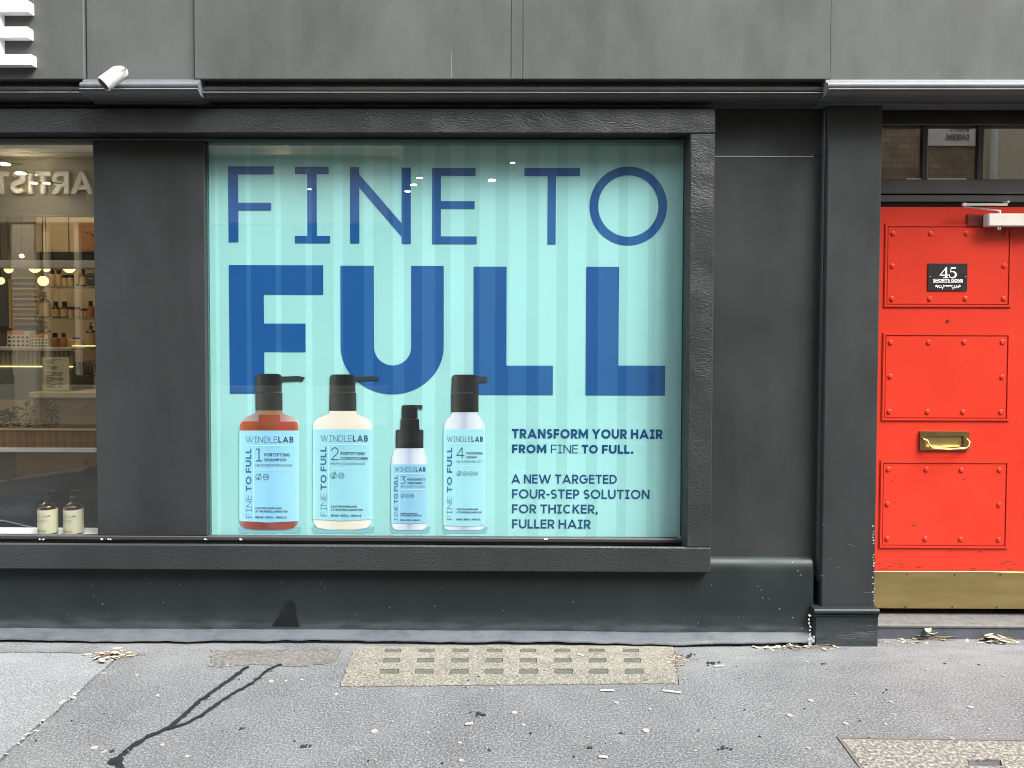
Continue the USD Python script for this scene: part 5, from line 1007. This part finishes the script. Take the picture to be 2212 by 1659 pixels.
pile('few curled dry leaves against the doorstep near the plinth', 2000, 1381, .035, .012, 14, .055, 2, 5, .03)
pile('scattered leaf flakes along the wall foot left of the plinth', 1710, 1399, .09, .015, 26, .04, 3, 8, .008)
pile('dry leaf litter at the wall end of the pavement joint', 243, 1414, .055, .03, 40, .045, 4, 16, .012)
pile('leaf crumbs on the right edge of the pavement light', 1452, 1420, .022, .06, 34, .022, 5, 14, .004)
pile('thin leaf crumbs under the doorstep edge', 1930, 1388, .10, .012, 26, .02, 6, 6, .004)
# crumbs lying in the diagonal joint
r = random.Random(9); cr = []
for i in range(34):
    t = r.random() ** 1.3; x, y = G(258 - 258 * t + r.gauss(0, 2), 1414 + 226 * t + r.gauss(0, 2)); cr.append(leaf(r, x + r.gauss(0, .008), y, .0, r.uniform(.008, .03)))
obj('joint_debris', cr, M_leaf, label='pale leaf crumbs lying in the diagonal pavement joint', cat='litter', kind='stuff')
for px_, py_, l_, an, lab in ((1640, 1692, .075, -14, 'white paper stick on the pavement right of the pavement light'), (1482, 1689, .055, 4, 'thin white straw on the pavement below the pavement light'), (1417, 1602, .03, -40, 'scrap of white paper on the pavement light'), (1145, 1771, .03, 8, 'cigarette end on the mid pavement'), (1473, 1852, .03, -4, 'cigarette end near the front edge of the picture'), (1755, 1629, .045, 6, 'white matchstick beside a dark blot under the wall')):
    x, y = GN(px_, py_); m_ = bx(-l_ / 2, l_ / 2, -.0035, .0035, .0045, .009, .001); m_.apply_transform(trimesh.transformations.rotation_matrix(math.radians(an), [0, 0, 1])); m_.apply_translation([x, y, 0])
    obj('paper_scrap' if 'cigarette' not in lab else 'cigarette_end', m_, M_paper, label=lab, cat='litter')

# ---------------------------------------------------------------- paint wear and grit
rw = random.Random(21)
def blots(pts, Y, rmin, rmax, n=4, sp=1.0):
    out = []
    for x_, y_ in pts:
        a, c = PN(x_, y_, Y)
        for _ in range(n): out.append(affinity.scale(Point(a + rw.gauss(0, .0025 * sp), c + rw.gauss(0, .0025 * sp)).buffer(rw.uniform(rmin, rmax), 5), rw.uniform(.6, 1.4), rw.uniform(.6, 1.6)))
    return unary_union(out)
M_scuffed = plain('bare_paint_chip', (.30, .30, .295), .7); M_scuff2 = plain('grey_scratch', (.085, .09, .092), .6)
obj('paint_chip', flat(blots([(1862, 1460), (1850, 1432), (1857, 1441), (1878, 1463), (1903, 1486), (1935, 1508), (1958, 1534), (1803, 1504), (1761, 1538), (1793, 1545), (1737, 1428), (1947, 1393), (1955, 1403), (1120, 1553), (1400, 1470), (1230, 1490), (250, 1475), (165, 1500), (420, 1545), (453, 1556), (1060, 1480), (1540, 1560), (1310, 1535), (700, 1545), (870, 1500)], -.0535, .0009, .0022, 2, .4), -.0535), M_scuffed, sh)
crn = [(1977 + rw.gauss(0, 3), y) for y in range(1548, 1584, 3)] + [(1973 + rw.gauss(0, 1.5), y) for y in range(1500, 1548, 9)]
obj('paint_chip', flat(blots(crn, -.0925, .0015, .0055, 3), -.1075), M_scuffed, sh)
edge = [(2003 - (y - 1300) * .02, y) for y in list(range(1150, 1490, 11)) if rw.random() < .75]
obj('edge_wear', flat(blots([(x_ + 1, y) for x_, y in edge], -.0305, .0008, .0022, 3, .8), -.0308), M_scuff2, sh)
pe = [(2132.5 + rw.gauss(0, .6), y) for y in range(1270, 1490, 7) if rw.random() < .55]
obj('edge_wear', flat(blots(pe, -.061, .0008, .0030, 3, .7), -.0608), M_scuffed, sh)
scr = []
for x_, y_, l_, an in ((2078, 1331, 20, -22), (2010, 1406, 14, -4), (2120, 1447, 18, 0), (2045, 1385, 5, 10), (2026, 1364, 4, 0), (2022, 1366, 3, 20), (2010, 1280, 5, 0), (1100, 130, 1, 0)):
    a, c = PN(x_, y_, -.061); L_ = l_ / 498.; scr.append(affinity.rotate(sbox(a - L_ / 2, c - .0011, a + L_ / 2, c + .0011), an))
for q in scr: obj('scratch', flat(q, -.0609), M_scuff2, sh)
a, c0_ = PN(1103, 190, y_f); c1_ = PN(1103, 128, y_f)[1]
obj('paint_run', flat(Polygon([(a - .0012, c0_), (a + .0014, c0_), (a + .0009, c1_), (a - .0007, c1_ + .004)]), y_f - .0008), plain('pale_run', (.20, .205, .20), .6), sh)
fd = [(rw.uniform(500, 2480), rw.uniform(5, 180)) for _ in range(46)]
obj('fascia_fleck', flat(blots([f for f in fd if not 1100 < f[0] < 1300 and f[0] < 2020], y_f, .0007, .0018, 1, .1), y_f - .0007), M_scuff2, sh)
pc = []
for k in range(9):
    y_ = 1545 + rw.gauss(0, 14); x_ = 2090 + rw.gauss(0, 28); a, c = PN(x_, y_, pf); L_ = rw.uniform(.01, .05); pc.append(sbox(a - L_, c - .0009, min(a + L_, xq1 - .002), c + .0009))
for q in pc: obj('scratch', flat(q, pf - .0008), M_scuff2, sh)
gd, gl_ = [], []
for k in range(150):
    x, y = GN(rw.uniform(-40, 2540), rw.uniform(1600, 1890)); L_ = rw.uniform(.002, .0055) * (1 if rw.random() < .85 else 2.0)
    q = affinity.rotate(affinity.scale(Point(x, y).buffer(1, 4), L_, L_ * rw.uniform(.25, .8)), rw.gauss(0, 30))
    (gd if rw.random() < .32 else gl_).append(gext(q, .0005, .0032 + rw.random() * .002))
obj('grit', gd, M_spot, label='dark flecks of grit strewn over the pavement', cat='grit', kind='stuff')
obj('grit', gl_, mottled('pale_grit', (.13, .13, .125), (.20, .20, .19), 60, .8), label='pale flecks of grit strewn over the pavement', cat='grit', kind='stuff')
